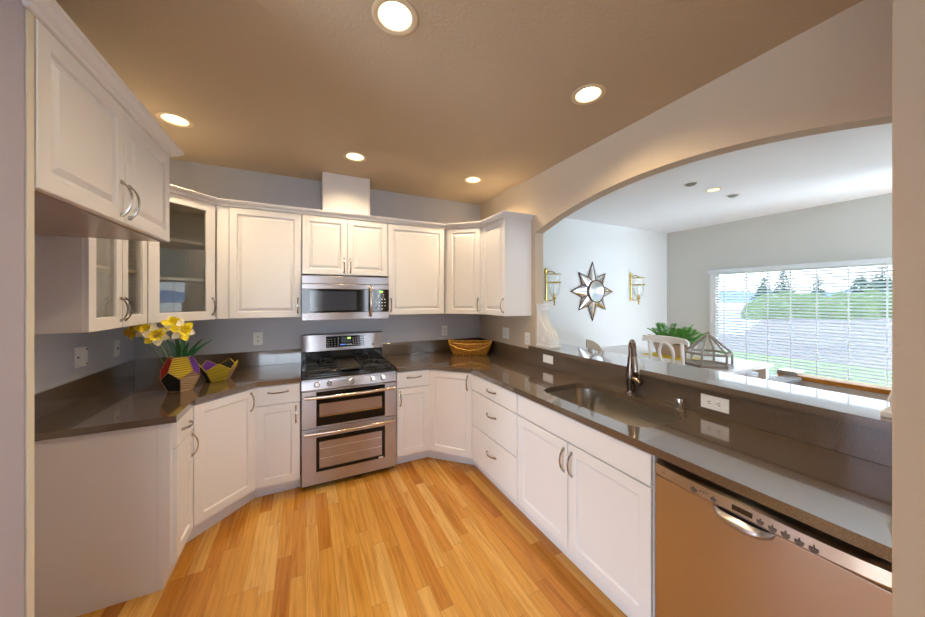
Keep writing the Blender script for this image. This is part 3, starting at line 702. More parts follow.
# crown mouldings
CR = [(-.012, 2.291), (.008, 2.291), (.008, 2.300), (.013, 2.301), (.014, 2.308), (.024, 2.312), (.032, 2.322), (.033, 2.327), (.041, 2.328), (.042, 2.337), (-.02, 2.337), (-.02, 2.320), (0, 2.318)]
b = sweep(MB(), [(-.946, 2.20), (-.946, 2.838), (-.645, 3.161), (1.364, 3.161), (1.655, 2.866), (1.655, 2.450), (XR - .002, 2.450)], CR)
tag(b.build('crown_molding', 'cab'), 'white crown molding along the tops of the back and corner wall cabinets', 'molding', 'white crown moldings')
CR2 = [(0, 2.286), (.010, 2.286), (.012, 2.291), (.013, 2.296), (.024, 2.300), (.034, 2.308), (.038, 2.316), (.046, 2.318), (.047, 2.330), (-.02, 2.330), (-.02, 2.312), (0, 2.310)]
b = sweep(MB(), [(-.70, 1.229), (-.642, 1.229), (-.642, 2.181), (XL + .31, 2.181)], CR2)
tag(b.build('crown_molding', 'cab'), 'white crown molding on top of the cabinet over the fridge space', 'molding', 'white crown moldings')
# vent chase
vc = thing('vent_cover', 'white boxed vent cover on top of the cabinets below the ceiling', 'vent cover', (.142, 3.19, 2.2915))
MB().box(0, .408, 0, .25, 0, .417).build('box', 'cab', vc); MB().box(.4085, .425, -.004, .25, 0, .417, .001).build('edge_strip', 'trim', vc)

# ------------------------------------------------------------------ outlets and switches
def plate(name, label, cat, loc, rz, w_, h_, kind, group='white wall plates', m='white_plastic'):
    t = thing(name, label, cat, loc, rz, group)
    MB().box(-w_ / 2, w_ / 2, -.006, -.0005, -h_ / 2, h_ / 2, .0015).build('plate', m, t)
    if kind == 'outlet_v':
        for dz in (-.02, .02):
            o = MB().box(-.014, .014, -.0075, -.0055, dz - .013, dz + .013, .002).build('socket', m, t)
            MB().box(-.007, -.004, -.0082, -.0074, dz - .003, dz + .006).box(.004, .007, -.0082, -.0074, dz - .003, dz + .006).lathe([(.0025, -.0074), (.0025, -.0082)], (0, 0, dz - .007), 8, axis='Y').build('slots', 'dark', o)
    if kind == 'outlet_h':
        for dx in (-.022, .022):
            o = MB().box(dx - .016, dx + .016, -.0075, -.0055, -.015, .015, .002).build('socket', m, t)
            MB().box(dx - .004, dx + .006, -.0082, -.0074, .004, .0075).box(dx - .004, dx + .006, -.0082, -.0074, -.0075, -.004).lathe([(.0028, -.0074), (.0028, -.0082)], (dx - .009, 0, 0), 8, axis='Y').build('slots', 'dark', o)
    if kind == 'switch_h':
        for dx in (-.024, .024):
            MB().box(dx - .018, dx + .018, -.009, -.0055, -.017, .017, .002).build('rocker', m, t)
    if kind == 'switch_v':
        MB().box(-.005, .005, -.013, -.0055, -.009, .009, .002).build('toggle', 'icon', t)
    if kind == 'box':
        MB().box(-.002, .042, -.022, -.006, -.058, .058, .002).build('cover', m, t)
        b = MB()
        for dx, dz in ((-.022, 0), (.030, .046), (.030, -.046)): b.lathe([(.006, -.0062), (.006, -.0232 if dx > 0 else -.0085)], (dx, 0, dz), 10, axis='Y')
        b.build('screw', 'dark', t)
    return t
plate('junction_box', 'open white double junction box on the left wall above the counter', 'electrical box', (XL, 2.795, 1.176), PI / 2, .088, .124, 'box', group=None)
plate('wall_switch', 'white single switch plate on the left wall near the corner', 'switch', (XL, 3.225, 1.170), PI / 2, .07, .115, 'switch_v')
plate('wall_outlet', 'white outlet on the back wall between the flowers and the range', 'outlet', (-.394, YB, 1.165), 0, .075, .118, 'outlet_v')
plate('wall_outlet', 'white outlet on the back wall left of the wicker basket', 'outlet', (1.478, YB, 1.155), 0, .075, .118, 'outlet_v')
plate('wall_outlet', 'white plate on the right wall under the cabinet, above the basket', 'outlet', (XR, 2.89, 1.160), -PI / 2, .115, .118, 'outlet_v')
plate('wall_outlet', 'white plate on the right wall closest to the arch opening', 'outlet', (XR, 2.515, 1.140), -PI / 2, .075, .118, 'outlet_v')
plate('wall_switch', 'white horizontal switch plate in the backsplash left of the faucet', 'switch', (XR - .030, 2.185, .998), -PI / 2, .125, .07, 'switch_h')
plate('wall_outlet', 'white horizontal outlet in the backsplash right of the faucet', 'outlet', (XR - .030, .905, .985), -PI / 2, .128, .072, 'outlet_h')

# ------------------------------------------------------------------ recessed ceiling lights
LAB = ['recessed ceiling light nearest the camera, at the top of the picture', 'recessed ceiling light at far left beside the cabinet over the fridge space', 'recessed ceiling light in front of the boxed vent cover',
       'recessed ceiling light in the far right kitchen corner', 'recessed ceiling light beside the arch header']
M['lamp'] = mat('lamp_glow', (1, .9, .75), .5, emit=(1.0, .90, .74), estr=3.2)
M['can'] = mat('lamp_reflector', (.93, .84, .68), .35)
M['can_trim'] = mat('lamp_trim', (.72, .60, .42), .4)
M['lamp_off'] = mat('eyeball_lamp_grey', (.22, .24, .22), .5)
def can(loc, label, r, group, on=True, power=LAMP_W, eye=False):
    t = thing('recessed_light', label, 'ceiling light', (loc[0], loc[1], ZC), 0, group)
    MB().ring_loft([[(q * math.cos(2 * PI * i / 32), q * math.sin(2 * PI * i / 32), z) for i in range(32)] for q, z in ((r * 1.30, -.0005), (r * 1.30, -.004), (r * 1.10, -.007), (r * .96, -.003), (r * .96, .003))], caps=False).build('trim_ring', 'can_trim' if not eye else 'trim', t, smooth=50)
    MB().ring_loft([[(q * math.cos(2 * PI * i / 32), q * math.sin(2 * PI * i / 32), z) for i in range(32)] for q, z in ((r * .96, .0), (r * .90, .04), (r * .80, .09))], caps=False).face([(r * .81 * math.cos(2 * PI * i / 32), r * .81 * math.sin(2 * PI * i / 32), .0905) for i in range(32)]).build('reflector', 'can', t, smooth=60)
    if on:
        MB().lathe([(r * .40, .089), (r * .60, .080), (r * .62, .070), (r * .56, .056), (r * .32, .048), (0, .046)], (0, 0, 0), 24).build('bulb', 'lamp', t, smooth=60)
        sp = light('lamp_beam', 'SPOT', (0, 0, -.012), (0, 0, 0), power, LAMP_COL, spot_size=math.radians(150), spot_blend=0.9, shadow_soft_size=.05); sp.parent = t
    if eye:
        MB().lathe([(r * .9, .004), (r * .9, -.004), (r * .7, -.016), (r * .4, -.022), (0, -.024)], (0, 0, 0), 20).build('eyeball', 'lamp_off', t, smooth=60)
for c, l in zip(CANS, LAB): can(c, l, .072, 'lit recessed kitchen ceiling lights')
can(DCANS[0], 'unlit recessed ceiling light in the dining area, left of three', .055, 'dining ceiling lights', on=False, eye=True)
can(DCANS[1], 'lit recessed ceiling light in the dining area, middle of three', .055, 'dining ceiling lights', power=6)
can(DCANS[2], 'unlit recessed ceiling light in the dining area, right of three', .055, 'dining ceiling lights', on=False, eye=True)

# ------------------------------------------------------------------ corbels at both ends of the bar
def corbel(label, y, s):
    """s=+1: against the far jamb, projecting toward -Y; s=-1: against the near jamb"""
    t = thing('corbel', label, 'corbel', (2.035, y, 1.0855), 0 if s > 0 else PI, 'carved corbels standing on the bar')
    prof = [(0, .022), (-.180, .022), (-.184, .06), (-.172, .105), (-.150, .135), (-.120, .158), (-.090, .185), (-.066, .22), (-.050, .26), (-.043, .30), (-.041, .335), (0, .335)]
    MB().prism(prof, [], 'X', -.055, .055).build('bracket', 'corbel', t, smooth=35)
    fl = MB()
    for x in (-.047, -.016, .016, .047):
        fl.tube([(x, p[0] - .001, p[1]) for p in prof[2:-1]], .0075, 8)
    fl.build('flutes', 'corbel', t, smooth=60)
    MB().box(-.066, .062, -.205, 0, 0, .022, .003).build('base', 'corbel', t)
    MB().box(-.062, .060, -.058, 0, .335, .385, .004).box(-.066, .064, -.068, 0, .385, .400, .003).build('capital', 'corbel', t)
    for sx_ in (-1, 1):
        b = MB(); pts = []
        for i in range(46):
            a = i / 45 * 4.3 * PI; r = .062 * (1 - i / 45 * .88)
            pts.append((sx_ * .056, -.105 + r * math.cos(a), .100 + r * math.sin(a)))
        b.tube(pts, .006, 6); b.build('scroll', 'corbel', t, smooth=60)
corbel('carved white corbel on the far end of the bar beside the wall cabinets', 2.398, 1)
corbel('carved white corbel at the near end of the bar, mostly hidden by the right wall', .172, -1)

# ------------------------------------------------------------------ dodecahedral vase, bowl, daffodils
def dode(a, kx=1.0, kz=1.0):
    A = lambda i, o: 2 * PI * i / 5 + o
    r1, r2, z1, z2 = .8507 * a, 1.3764 * a, 1.1135 * a, .2629 * a; z0 = z1
    bt = [Vector((r1 * math.cos(A(i, 0)), r1 * math.sin(A(i, 0)), 0)) for i in range(5)]
    k2 = [Vector((r2 * math.cos(A(i, 0)), r2 * math.sin(A(i, 0)), z0 - z2)) for i in range(5)]
    k3 = [Vector((r2 * math.cos(A(i, PI / 5)), r2 * math.sin(A(i, PI / 5)), z0 + z2)) for i in range(5)]
    tp = [Vector((r1 * math.cos(A(i, PI / 5)), r1 * math.sin(A(i, PI / 5)), z0 + z1)) for i in range(5)]
    low = [[bt[i], bt[(i + 1) % 5], k2[(i + 1) % 5], k3[i], k2[i]] for i in range(5)]            # centred at 72i+36
    up = [[tp[i - 1], k3[i - 1], k2[i], k3[i], tp[i]] for i in range(5)]                          # centred at 72i
    for v in bt + k2 + k3 + tp: v.x *= kx; v.y *= kx; v.z *= kz
    return bt, low, up
def slab_face(poly, th):
    b = MB(); n = (poly[1] - poly[0]).cross(poly[2] - poly[1]).normalized(); c = sum(poly, Vector()) / len(poly)
    if n.z * 0 + n.dot(Vector((c.x, c.y, 0))) < 0: n = -n
    inner = [p - n * th for p in poly]; b.ring_loft([inner, poly, ])
    mid = [c + (p - c) * .55 - n * (-.0015) for p in poly]
    return b
vx, vy = -.765, 2.795
rzv = math.radians(-74.7)
vs_ = thing('vase', 'faceted vase of red, gold, purple, black and tan yarn holding daffodils', 'vase', (vx, vy, CT), rzv)
bt, low, up = dode(.099, .77, 1.03)
names_up = ['y_gold', 'y_purple', 'y_black', 'y_gold', 'y_red']; names_low = ['y_tan', 'y_red', 'y_purple', 'y_tan', 'y_black']
for f_, m in list(zip(up, names_up)) + list(zip(low, names_low)): slab_face(f_, .005).build('facet', m, vs_)
MB().ring_loft([[p + Vector((0, 0, .004)) for p in bt], [p for p in bt]]).build('base', 'y_black', vs_)
ed = MB()
for f_ in up + low:
    for i in range(5): ed.tube([f_[i], f_[(i + 1) % 5]], .0028, 6)
ed.build('edge_cord', 'y_tan', vs_)
bw = thing('bowl', 'low faceted bowl of gold, black and tan yarn behind the vase', 'bowl', (-.60, 3.02, CT), math.radians(-79 - 36))
bt, low, up = dode(.100, .90, 1.0)
for f_, m in zip(low, ['y_gold', 'y_tan', 'y_black', 'y_purple', 'y_black']): slab_face(f_, .005).build('facet', m, bw)
MB().ring_loft([[p + Vector((0, 0, .004)) for p in bt], [p for p in bt]]).build('base', 'y_black', bw)
ed = MB()
for f_ in low:
    for i in (2, 3): ed.tube([f_[i], f_[(i + 1) % 5]], .0045, 6)
ed.build('rim_cord', 'y_gold', bw)

def petal_mb(L, w_, cup, n=6):
    b = MB(); rows = []
    for i in range(n + 1):
        u = i / n; ww = w_ * math.sin(PI * min(.97, .12 + u * .86)) ** .7; z = cup * u * u
        rows.append([(-ww / 2, .008 + L * u, z + .004), (0, .008 + L * u, z - .003), (ww / 2, .008 + L * u, z + .004)])
    b.ring_loft(rows, close=False, caps=False); return b
def daffodil(label, head, tip_dir, sc, mp_, mt):
    hx, hy, hz = head; base = Vector((vx + (hx - vx) * .12, vy + (hy - vy) * .12, CT + .012))
    t = thing('daffodil', label, 'flower', tuple(base), 0, 'artificial daffodils in the vase')
    hv = Vector(head) - base; mid = Vector((hv.x * .35, hv.y * .35, hv.z * .75))
    pts = [((1 - u) ** 2 * Vector() + 2 * u * (1 - u) * mid + u * u * hv) for u in [i / 10 for i in range(11)]]
    MB().tube(pts, .003, 6).build('stem', 'stem', t, smooth=60)
    q = Vector(tip_dir).normalized().to_track_quat('Z', 'Y')
    for k in range(6):
        b = petal_mb(.044 * sc, .034 * sc, .006 * (1 if k % 2 else -1)); b.xf(Matrix.Rotation(k * PI / 3 + .2, 4, 'Z'))
        b.xf(q.to_matrix().to_4x4()); o = b.build('petal', mp_[k % len(mp_)], t, smooth=80); o.location = hv
    b = MB(); rows = []
    for i in range(6):
        u = i / 5; rr = .010 + .008 * u + (.006 if i == 5 else 0)
        rows.append([((rr + (.0025 * math.cos(8 * a) if i > 3 else 0)) * math.cos(a) * sc, (rr + (.0025 * math.cos(8 * a) if i > 3 else 0)) * math.sin(a) * sc, .030 * sc * u) for a in [2 * PI * j / 32 for j in range(32)]])
    b.ring_loft(rows, caps=False); b.face(rows[0]); b.xf(q.to_matrix().to_4x4()); o = b.build('trumpet', mt, t, smooth=80); o.location = hv
cdir = Vector((.35, -.85, .15))
def fl_at(px, py, dep):
    r = ray(px) * dep; return (r.x, r.y, CAM_Z - (py - HZ) * dep / F_PX)
daffodil('small golden daffodil drooping at the far left of the vase', fl_at(132, 332.5, 2.10), (-.5, -.6, .0), 1.0, ['petal_g', 'petal_y'], 'petal_g')
daffodil('pale daffodil with white petals, second from left in the vase', fl_at(146.5, 330, 2.12), (.1, -.8, .25), 1.25, ['petal_w', 'petal_y', 'petal_w'], 'petal_y')
daffodil('low daffodil with yellow trumpet and white petals, lowest in front of the vase group', fl_at(156, 335.5, 2.05), (.25, -.9, .1), 1.38, ['petal_w', 'petal_w', 'petal_y'], 'petal_y')
daffodil('tall yellow daffodil, topmost flower in the vase', fl_at(174, 324.5, 2.12), (.2, -.7, .5), 1.38, ['petal_y', 'petal_y', 'petal_w'], 'petal_y')
daffodil('large yellow and white daffodil, rightmost flower in the vase', fl_at(182.5, 330.5, 2.08), (.5, -.8, .15), 1.42, ['petal_w', 'petal_y'], 'petal_y')
# strap leaves
lv = thing('leaf_spray', 'spray of dark green strap leaves standing in the vase', 'leaves', (vx, vy, CT + .012), 0)
for (dx, dy, dz, ww) in ((.17, .02, .315, .022), (.13, -.02, .335, .020), (.06, -.06, .315, .026), (.02, .02, .36, .024), (-.02, -.03, .37, .022), (-.07, -.02, .34, .024), (-.06, .03, .32, .020), (.0, -.05, .33, .020)):
    b = MB(); rows = []; e = Vector((dx, dy, 0)).normalized(); sd = Vector((-e.y, e.x, 0)) if dx < .1 else Vector((-.35, .1, .93))
    if dx < .1: sd = Vector((.93, .25, 0))
    for i in range(9):
        u = i / 8; p = Vector((dx, dy, 0)) * (u ** 2.2) + Vector((0, 0, dz * (u ** .75) if dx < .1 else .225 * min(1, u * 1.6) + max(0, u - .62) * (dz - .225) / .38))
        ww_ = 1.7 * ww * math.sin(PI * min(.985, .25 + .74 * u)) ** .8
        rows.append([p - sd * ww_ / 2 + Vector((0, 0, .003)), p, p + sd * ww_ / 2 + Vector((0, 0, .003))])
    b.ring_loft(rows, close=False, caps=False); b.build('leaf', 'leaf', lv, smooth=80)

# ------------------------------------------------------------------ wicker basket
bk = thing('wicker_basket', 'honey-coloured wicker basket in the far right counter corner', 'basket', (1.655, 3.145, CT), math.radians(-30))
def oval(a, b_, z, n, ph=0, wob=0, k=24, zf=0):
    out = []
    for i in range(n):
        t_ = 2 * PI * i / n; s_ = 1 + wob * math.cos(k * t_ / 2 + ph) 
        ex = .75; c_, s2 = math.cos(t_), math.sin(t_)
        out.append((a * s_ * math.copysign(abs(c_) ** ex, c_), b_ * s_ * math.copysign(abs(s2) ** ex, s2), z + zf * abs(c_) ** 4))
    return out
wv = MB(); NR = 8
for i in range(NR):
    u = i / (NR - 1); a = .180 + .052 * u ** .7; b_ = .100 + .032 * u ** .7
    wv.tube(oval(a, b_, .010 + .110 * u, 160, PI * (i % 2), .034, 44, .018 * u * u), .0078, 6, cyclic=True)
wv.build('weave', 'wicker', bk, smooth=60)
stk = MB()
for i in range(44):
    lo = oval(.184, .104, .003, 44)[i]; hi = oval(.232, .132, .126, 44, zf=.018)[i]; stk.tube([lo, hi], .0045, 6)
stk.build('stakes', 'wicker_pale', bk, smooth=60)
rm = MB()
for ph in (0, PI): rm.tube(oval(.238, .138, .130, 96, ph, .012, 50, .024), .0075, 6, cyclic=True)
rm.build('rim', 'wicker_pale', bk, smooth=60)
MB().prism([(p[0], p[1]) for p in oval(.18, .10, 0, 40)], [], 'Z', .001, .008).build('bottom', 'wicker', bk)
for s_ in (-1, 1):
    h = MB(); 
    h.tube([(-.238, s_ * .03, .150), (-.215, s_ * .105, .118), (-.13, s_ * .150, .085), (0, s_ * .158, .062), (.13, s_ * .150, .085), (.215, s_ * .105, .118), (.238, s_ * .03, .150)], .0075, 8)
    h.build('handle', 'wicker_pale', bk, smooth=60)
for s_ in (-1, 1): MB().tube([(s_ * .236, .03 * math.cos(a), .152 + .012 * math.sin(a)) for a in [2 * PI * i / 14 for i in range(14)]], .006, 6, cyclic=True).build('handle_loop', 'wicker_pale', bk, smooth=60)

# ------------------------------------------------------------------ dining area
YW = YB
sm = thing('starburst_mirror', 'eight-pointed starburst mirror with bronze frame between the sconces', 'mirror', (3.93, YW - .004, 1.645))
fr = MB(); Rr = .165
for k in range(8):
    a = k * PI / 4 + PI / 2; L = .448 if k % 2 == 0 else .40
    tip = Vector((L * math.cos(a), -.012, L * math.sin(a))); da = PI / 8
    v0 = Vector((.235 * math.cos(a - da), -.012, .235 * math.sin(a - da))); v1 = Vector((.235 * math.cos(a + da), -.012, .235 * math.sin(a + da)))
    c0 = Vector((Rr * .8 * math.cos(a), -.085, Rr * .8 * math.sin(a)))
    i0 = Vector((Rr * math.cos(a - da), -.070, Rr * math.sin(a - da))); i1 = Vector((Rr * math.cos(a + da), -.070, Rr * math.sin(a + da)))
    b = MB()
    for tri in ((tip, v0, i0, c0), (tip, v1, i1, c0)):
        bk_ = [Vector((p.x, -.002, p.z)) for p in tri]; b.ring_loft([bk_, list(tri)])
    b.build('mirror_ray', 'mirror', sm)
    fr.tube([v0, tip, v1], .0085, 6); fr.tube([tip, c0 + Vector((0, -.002, 0))], .005, 6); fr.tube([v0, i0], .0065, 6)
fr.tube([(Rr * math.cos(2 * PI * i / 40), -.090, Rr * math.sin(2 * PI * i / 40)) for i in range(40)], .010, 8, cyclic=True)
fr.build('frame', 'bronze_frame', sm)
MB().lathe([(Rr, -.002), (Rr, -.090), (Rr * .9, -.094), (0, -.097)], (0, 0, 0), 40, axis='Y').build('round_mirror', 'mirror', sm, smooth=60)

def sconce(label, x):
    t = thing('wall_sconce', label, 'sconce', (x, YW - .002, 1.46), 0, 'brass hurricane sconces')
    MB().tube([(0, -.018, .04), (0, -.018, .46)], .012, 10).box(-.02, .02, -.03, 0, .055, .085, .003).box(-.022, .022, -.03, 0, .43, .48, .004).lathe([(.014, .46), (.020, .475), (.012, .49), (.016, .50), (0, .508)], (0, -.018, 0), 16).build('wall_rod', 'brass', t, smooth=50)
    MB().tube([(0, -.02, .445), (.04, -.07, .455), (.07, -.10, .44)], .006, 8).lathe([(.006, .445), (.012, .43), (.09, .418), (.098, .412), (.096, .408), (.02, .414), (0, .414)], (.07, -.10, 0), 28).build('smoke_cap', 'brass', t, smooth=50)
    b = MB().tube([(0, -.018, .30), (.0, -.04, .30)], .008, 8)
    b.tube([(.07 + .088 * math.cos(2 * PI * i / 32), -.10 + .088 * math.sin(2 * PI * i / 32), .300) for i in range(32)], .008, 8, cyclic=True); b.build('ring', 'brass', t, smooth=50)
    MB().tube([(0, -.018, .06), (.02, -.05, .045), (.07, -.10, .06)], .007, 8).lathe([(0, -.055), (.008, -.045), (.014, -.03), (.006, -.015), (.018, 0), (.010, .015), (.012, .03), (.030, .055), (.034, .062), (.018, .066), (.016, .11), (0, .11)], (.07, -.10, .03), 20).build('candle_cup', 'brass', t, smooth=50)
    MB().lathe([(.014, .14), (.014, .26), (.004, .262), (.002, .275)], (.07, -.10, 0), 14).build('candle', 'candle', t, smooth=50)
    MB().ring_loft([[(.07 + r * math.cos(2 * PI * i / 28), -.10 + r * math.sin(2 * PI * i / 28), z) for i in range(28)] for r, z in ((.030, .100), (.062, .13), (.080, .19), (.084, .26), (.078, .32), (.082, .385))], caps=False).build('glass_shade', 'clear', t, smooth=60)
sconce('brass hurricane wall sconce left of the starburst mirror', 3.02)
sconce('brass hurricane wall sconce right of the starburst mirror', 4.82)

# blinds over the window
bl = thing('window_blinds', 'wide white slatted blinds hanging open over the dining window', 'blinds', (XE - .04, 0, 0))
b = MB(); ns = 36
by0, by1 = wy0 - .02, wy1 - .075
for i in range(ns):
    z = wz0 + .06 + i * (wz1 - wz0 - .14) / (ns - 1)
    b.prism([(-.0235, z - .0085), (-.0230, z - .0105), (.0235, z + .0085), (.0230, z + .0105)], [], 'Y', by0, by1)
b.build('slats', 'blind', bl)
MB().box(-.035, .035, by0 - .01, wy1 + .02, wz1 - .035, wz1 + .022, .003).build('headrail', 'blind', bl)
MB().box(-.028, .028, by0, by1, wz0 + .01, wz0 + .035, .003).build('bottom_rail', 'blind', bl)
for y in (wy1 - .20, 2.30, 2.06, 1.83, 1.59, 1.33, 1.05, .78, .5, .22):
    MB().box(-.027, -.0255, y - .007, y + .007, wz0 + .02, wz1 - .03).build('ladder_tape', 'blind', bl)
MB().tube([(-.040, wy1 - .045, 1.95), (-.040, wy1 - .045, 1.20)], .003, 6).lathe([(.006, 1.17), (.009, 1.19), (.004, 1.21)], (-.040, wy1 - .045, 0), 8).build('pull_cord', 'blind', bl)
struct('trim_window', MB().box(XE - .012, XE, wy1 - .02, wy1 + .02, wz0 - .05, wz1 - .04, .002).box(XE - .005, XE + .07, wy1 - .06, wy1 - .001, wz0, wz1 - .02), 'trim')

# dining table, chairs, plant, lantern
tb = thing('dining_table', 'white counter-height dining table behind the bar', 'table', (3.66, 2.17, 0))
MB().box(-.44, .44, -.75, .75, .868, .900, .006).build('tabletop', 'table_white', tb)
for x in (-.39, .39):
    for y in (-.69, .69): MB().box(x - .03, x + .03, y - .03, y + .03, 0, .868, .004).build('leg', 'table_white', tb)
for x in (-.39, .39): MB().box(x - .01, x + .01, -.66, .66, .80, .868).build('apron', 'table_white', tb)

def chair(label, loc, rz, sc=1.0):
    t = thing('dining_chair', label, 'chair', loc, rz)
    H = 1.188
    MB().box(-.23, .23, -.22, .22, .60, .635, .012).build('seat', 'chair_white', t)
    for x in (-.2, .2):
        MB().tube([(x, -.2, .60), (x * 1.05, -.215, 0)], [.022, .015], 8).build('leg', 'chair_white', t, smooth=50)
        MB().tube([(x * .97, .20, .62), (x * 1.05, .25, 0)], [.022, .016], 8).build('leg', 'chair_white', t, smooth=50)
        MB().tube([(x * .9, .20, .62), (x * .74, .245, .86), (x * .74, .27, H - .05)], [.020, .018, .020], 10, sq=(1, .7)).build('back_post', 'chair_white', t, smooth=50)
    b = MB(); rings = []
    for i in range(17):
        u = -1 + i / 8; x = u * .208; zt = H - .012 * u * u - (.02 if abs(u) > .93 else 0); hh = .048 + .034 * math.exp(-(u * 2.4) ** 2) - (.0 if abs(u) < .9 else .012); y = .255 - .03 * (1 - u * u) + .02
        rings.append([(x, y - .012, zt - hh), (x, y + .012, zt - hh), (x, y + .014, zt - .006), (x, y, zt), (x, y - .014, zt - .006)])
    b.ring_loft(rings).build('top_rail', 'chair_white', t, smooth=40)
    MB().tube([(.064 * math.cos(2 * PI * i / 32), .250 + .015 * math.sin(2 * PI * i / 32), 1.022 + .102 * math.sin(2 * PI * i / 32)) for i in range(32)], .0165, 8, cyclic=True, sq=(1, .75)).build('oval_splat', 'chair_white', t, smooth=60)
    MB().box(-.15, .15, .232, .250, .880, .915, .004).build('lower_rail', 'chair_white', t)
    return t
chair('white chair with oval back splat facing the dining table', (3.262, 1.80, 0), PI / 2)
# rounded tan chair at the far side
r = ray(594) * 3.35
t = thing('upholstered_chair', 'tan chair with rounded back peeking over the bar left of the faucet', 'chair', (r.x, r.y, 0), math.radians(-38))
pf = [(-.075, .60)] + [(-.075, 1.10)] + [(-.075 + .16 * math.sin(a), .94 + .16 * math.cos(a)) for a in [i * PI / 2 / 12 for i in range(13)]] + [(.085, .60)]
MB().prism(pf, [], 'Y', -.025, .025).build('backrest', 'tan_seat', t)
MB().box(-.20, .22, -.45, -.0, .55, .62, .02).build('seat', 'tan_seat', t)
for x in (-.18, .2):
    for y in (-.42, -.03): MB().box(x - .02, x + .02, y - .02, y + .02, 0, .55).build('leg', 'chair_white', t)

pt = thing('potted_fern', 'green fern in a beige planter on the dining table', 'plant', (3.68, 2.105, .904), PI / 2)
tag(MB().box(-.24, .24, -.16, .16, 0, .003).build('placemat', 'yellow_mat'), 'yellow placemat under the beige fern planter', 'placemat')
pm = bpy.data.objects['placemat']; pm.location = (3.60, 2.10, .9005); pm.rotation_euler = (0, 0, PI / 2)
MB().ring_loft([[(-x, -y, z), (x, -y, z), (x, y, z), (-x, y, z)] for x, y, z in ((.15, .08, 0), (.185, .10, .13), (.178, .093, .13), (.17, .088, .11))]).build('planter', 'planter', pt)
MB().box(-.168, .168, -.086, .086, .105, .115).build('soil', 'soil', pt)
def frond(parent, az, L, el, m):
    b = MB(); n = 12; pts = []
    for i in range(n + 1):
        u = i / n; rr_ = L * (u * math.cos(el) + .05 * u); z = .11 + L * (u * math.sin(el) * 1.25 - .55 * u * u * math.sin(el) * .9)
        pts.append(Vector((rr_ * math.cos(az), rr_ * .8 * math.sin(az), z)))
    off = Vector((random.uniform(-.12, .12), random.uniform(-.05, .05), 0)); pts = [p + off for p in pts]
    b.tube(pts, .0018, 4)
    sd = Vector((-math.sin(az), math.cos(az), 0))
    for i in range(2, n + 1):
        p = pts[i]; u = i / n; l = .068 * math.sin(PI * (.15 + .8 * u)); tdir = (pts[i] - pts[i - 1]).normalized()
        for s_ in (-1, 1):
            q = p + sd * s_ * l + tdir * l * .9 + Vector((0, 0, .004)); w2 = tdir * .009
            b.face([p - w2 * .6, (p + q) / 2 + w2 * .7 + Vector((0, 0, .006)), q, (p + q) / 2 - w2 + Vector((0, 0, .004))])
    b.build('frond', m, parent)
for i in range(38): frond(pt, i * 2.39996, random.uniform(.24, .34), random.uniform(.35, 1.4), 'fern')

ln = thing('lantern', 'hexagonal wood and glass lantern with peaked roof on the dining table', 'lantern', (3.44, 1.665, .9005), math.radians(12))
hr = .185
def hexp(R, z, n=6): return [Vector((R * math.cos(2 * PI * i / n), R * math.sin(2 * PI * i / n), z)) for i in range(n)]
fr = MB()
for z, rr_ in ((.012, .010), (.120, .011)):
    h6 = hexp(hr, z)
    for i in range(6): fr.tube([h6[i], h6[(i + 1) % 6]], rr_, 4)
a6, b6, c6 = hexp(hr, .0), hexp(hr, .125), hexp(.018, .285)
for i in range(6):
    fr.tube([a6[i], b6[i]], .0095, 4); fr.tube([b6[i], c6[i]], .0095, 4)
fr.build('frame', 'lantern', ln)
MB().prism([(p.x, p.y) for p in hexp(hr * .97, 0)], [], 'Z', 0, .010).build('base', 'lantern', ln)
MB().lathe([(.022, .280), (.024, .290), (.010, .297), (.014, .307), (.006, .317), (0, .320)], (0, 0, 0), 14).build('finial', 'lantern', ln, smooth=50)
g = MB()
for i in range(6):
    g.face([a6[i] * .985, a6[(i + 1) % 6] * .985, b6[(i + 1) % 6] - Vector((b6[(i + 1) % 6].x, b6[(i + 1) % 6].y, 0)) * .015, b6[i] - Vector((b6[i].x, b6[i].y, 0)) * .015])
    g.face([b6[i], b6[(i + 1) % 6], c6[(i + 1) % 6], c6[i]])
g.build('glass_panes', 'clear', ln)

# low stair wall with oak cap
sw = thing('half_wall', 'low white stair wall with an oak cap in front of the window', 'half wall', (0, 0, 0))
MB().box(3.68, 3.78, -.9, 1.17, 0, .862).build('wall', 'table_white', sw)
MB().box(3.655, 3.80, -.92, 1.12, .862, .897, .006).build('cap', 'oak', sw)
MB().box(3.15, 3.655, 1.10, 1.19, 0, .862).build('wall', 'lantern', sw)
MB().box(3.15, 3.655, 1.09, 1.20, .862, .888, .004).build('cap', mat('grey_cap', (.30, .31, .33), .4), sw)
nw = MB().box(3.65, 3.79, 1.12, 1.24, 0, .885, .004).build('newel', 'oak', sw)
MB().box(3.645, 3.795, 1.115, 1.245, .885, .925, .006).build('newel_cap', 'chrome', nw)

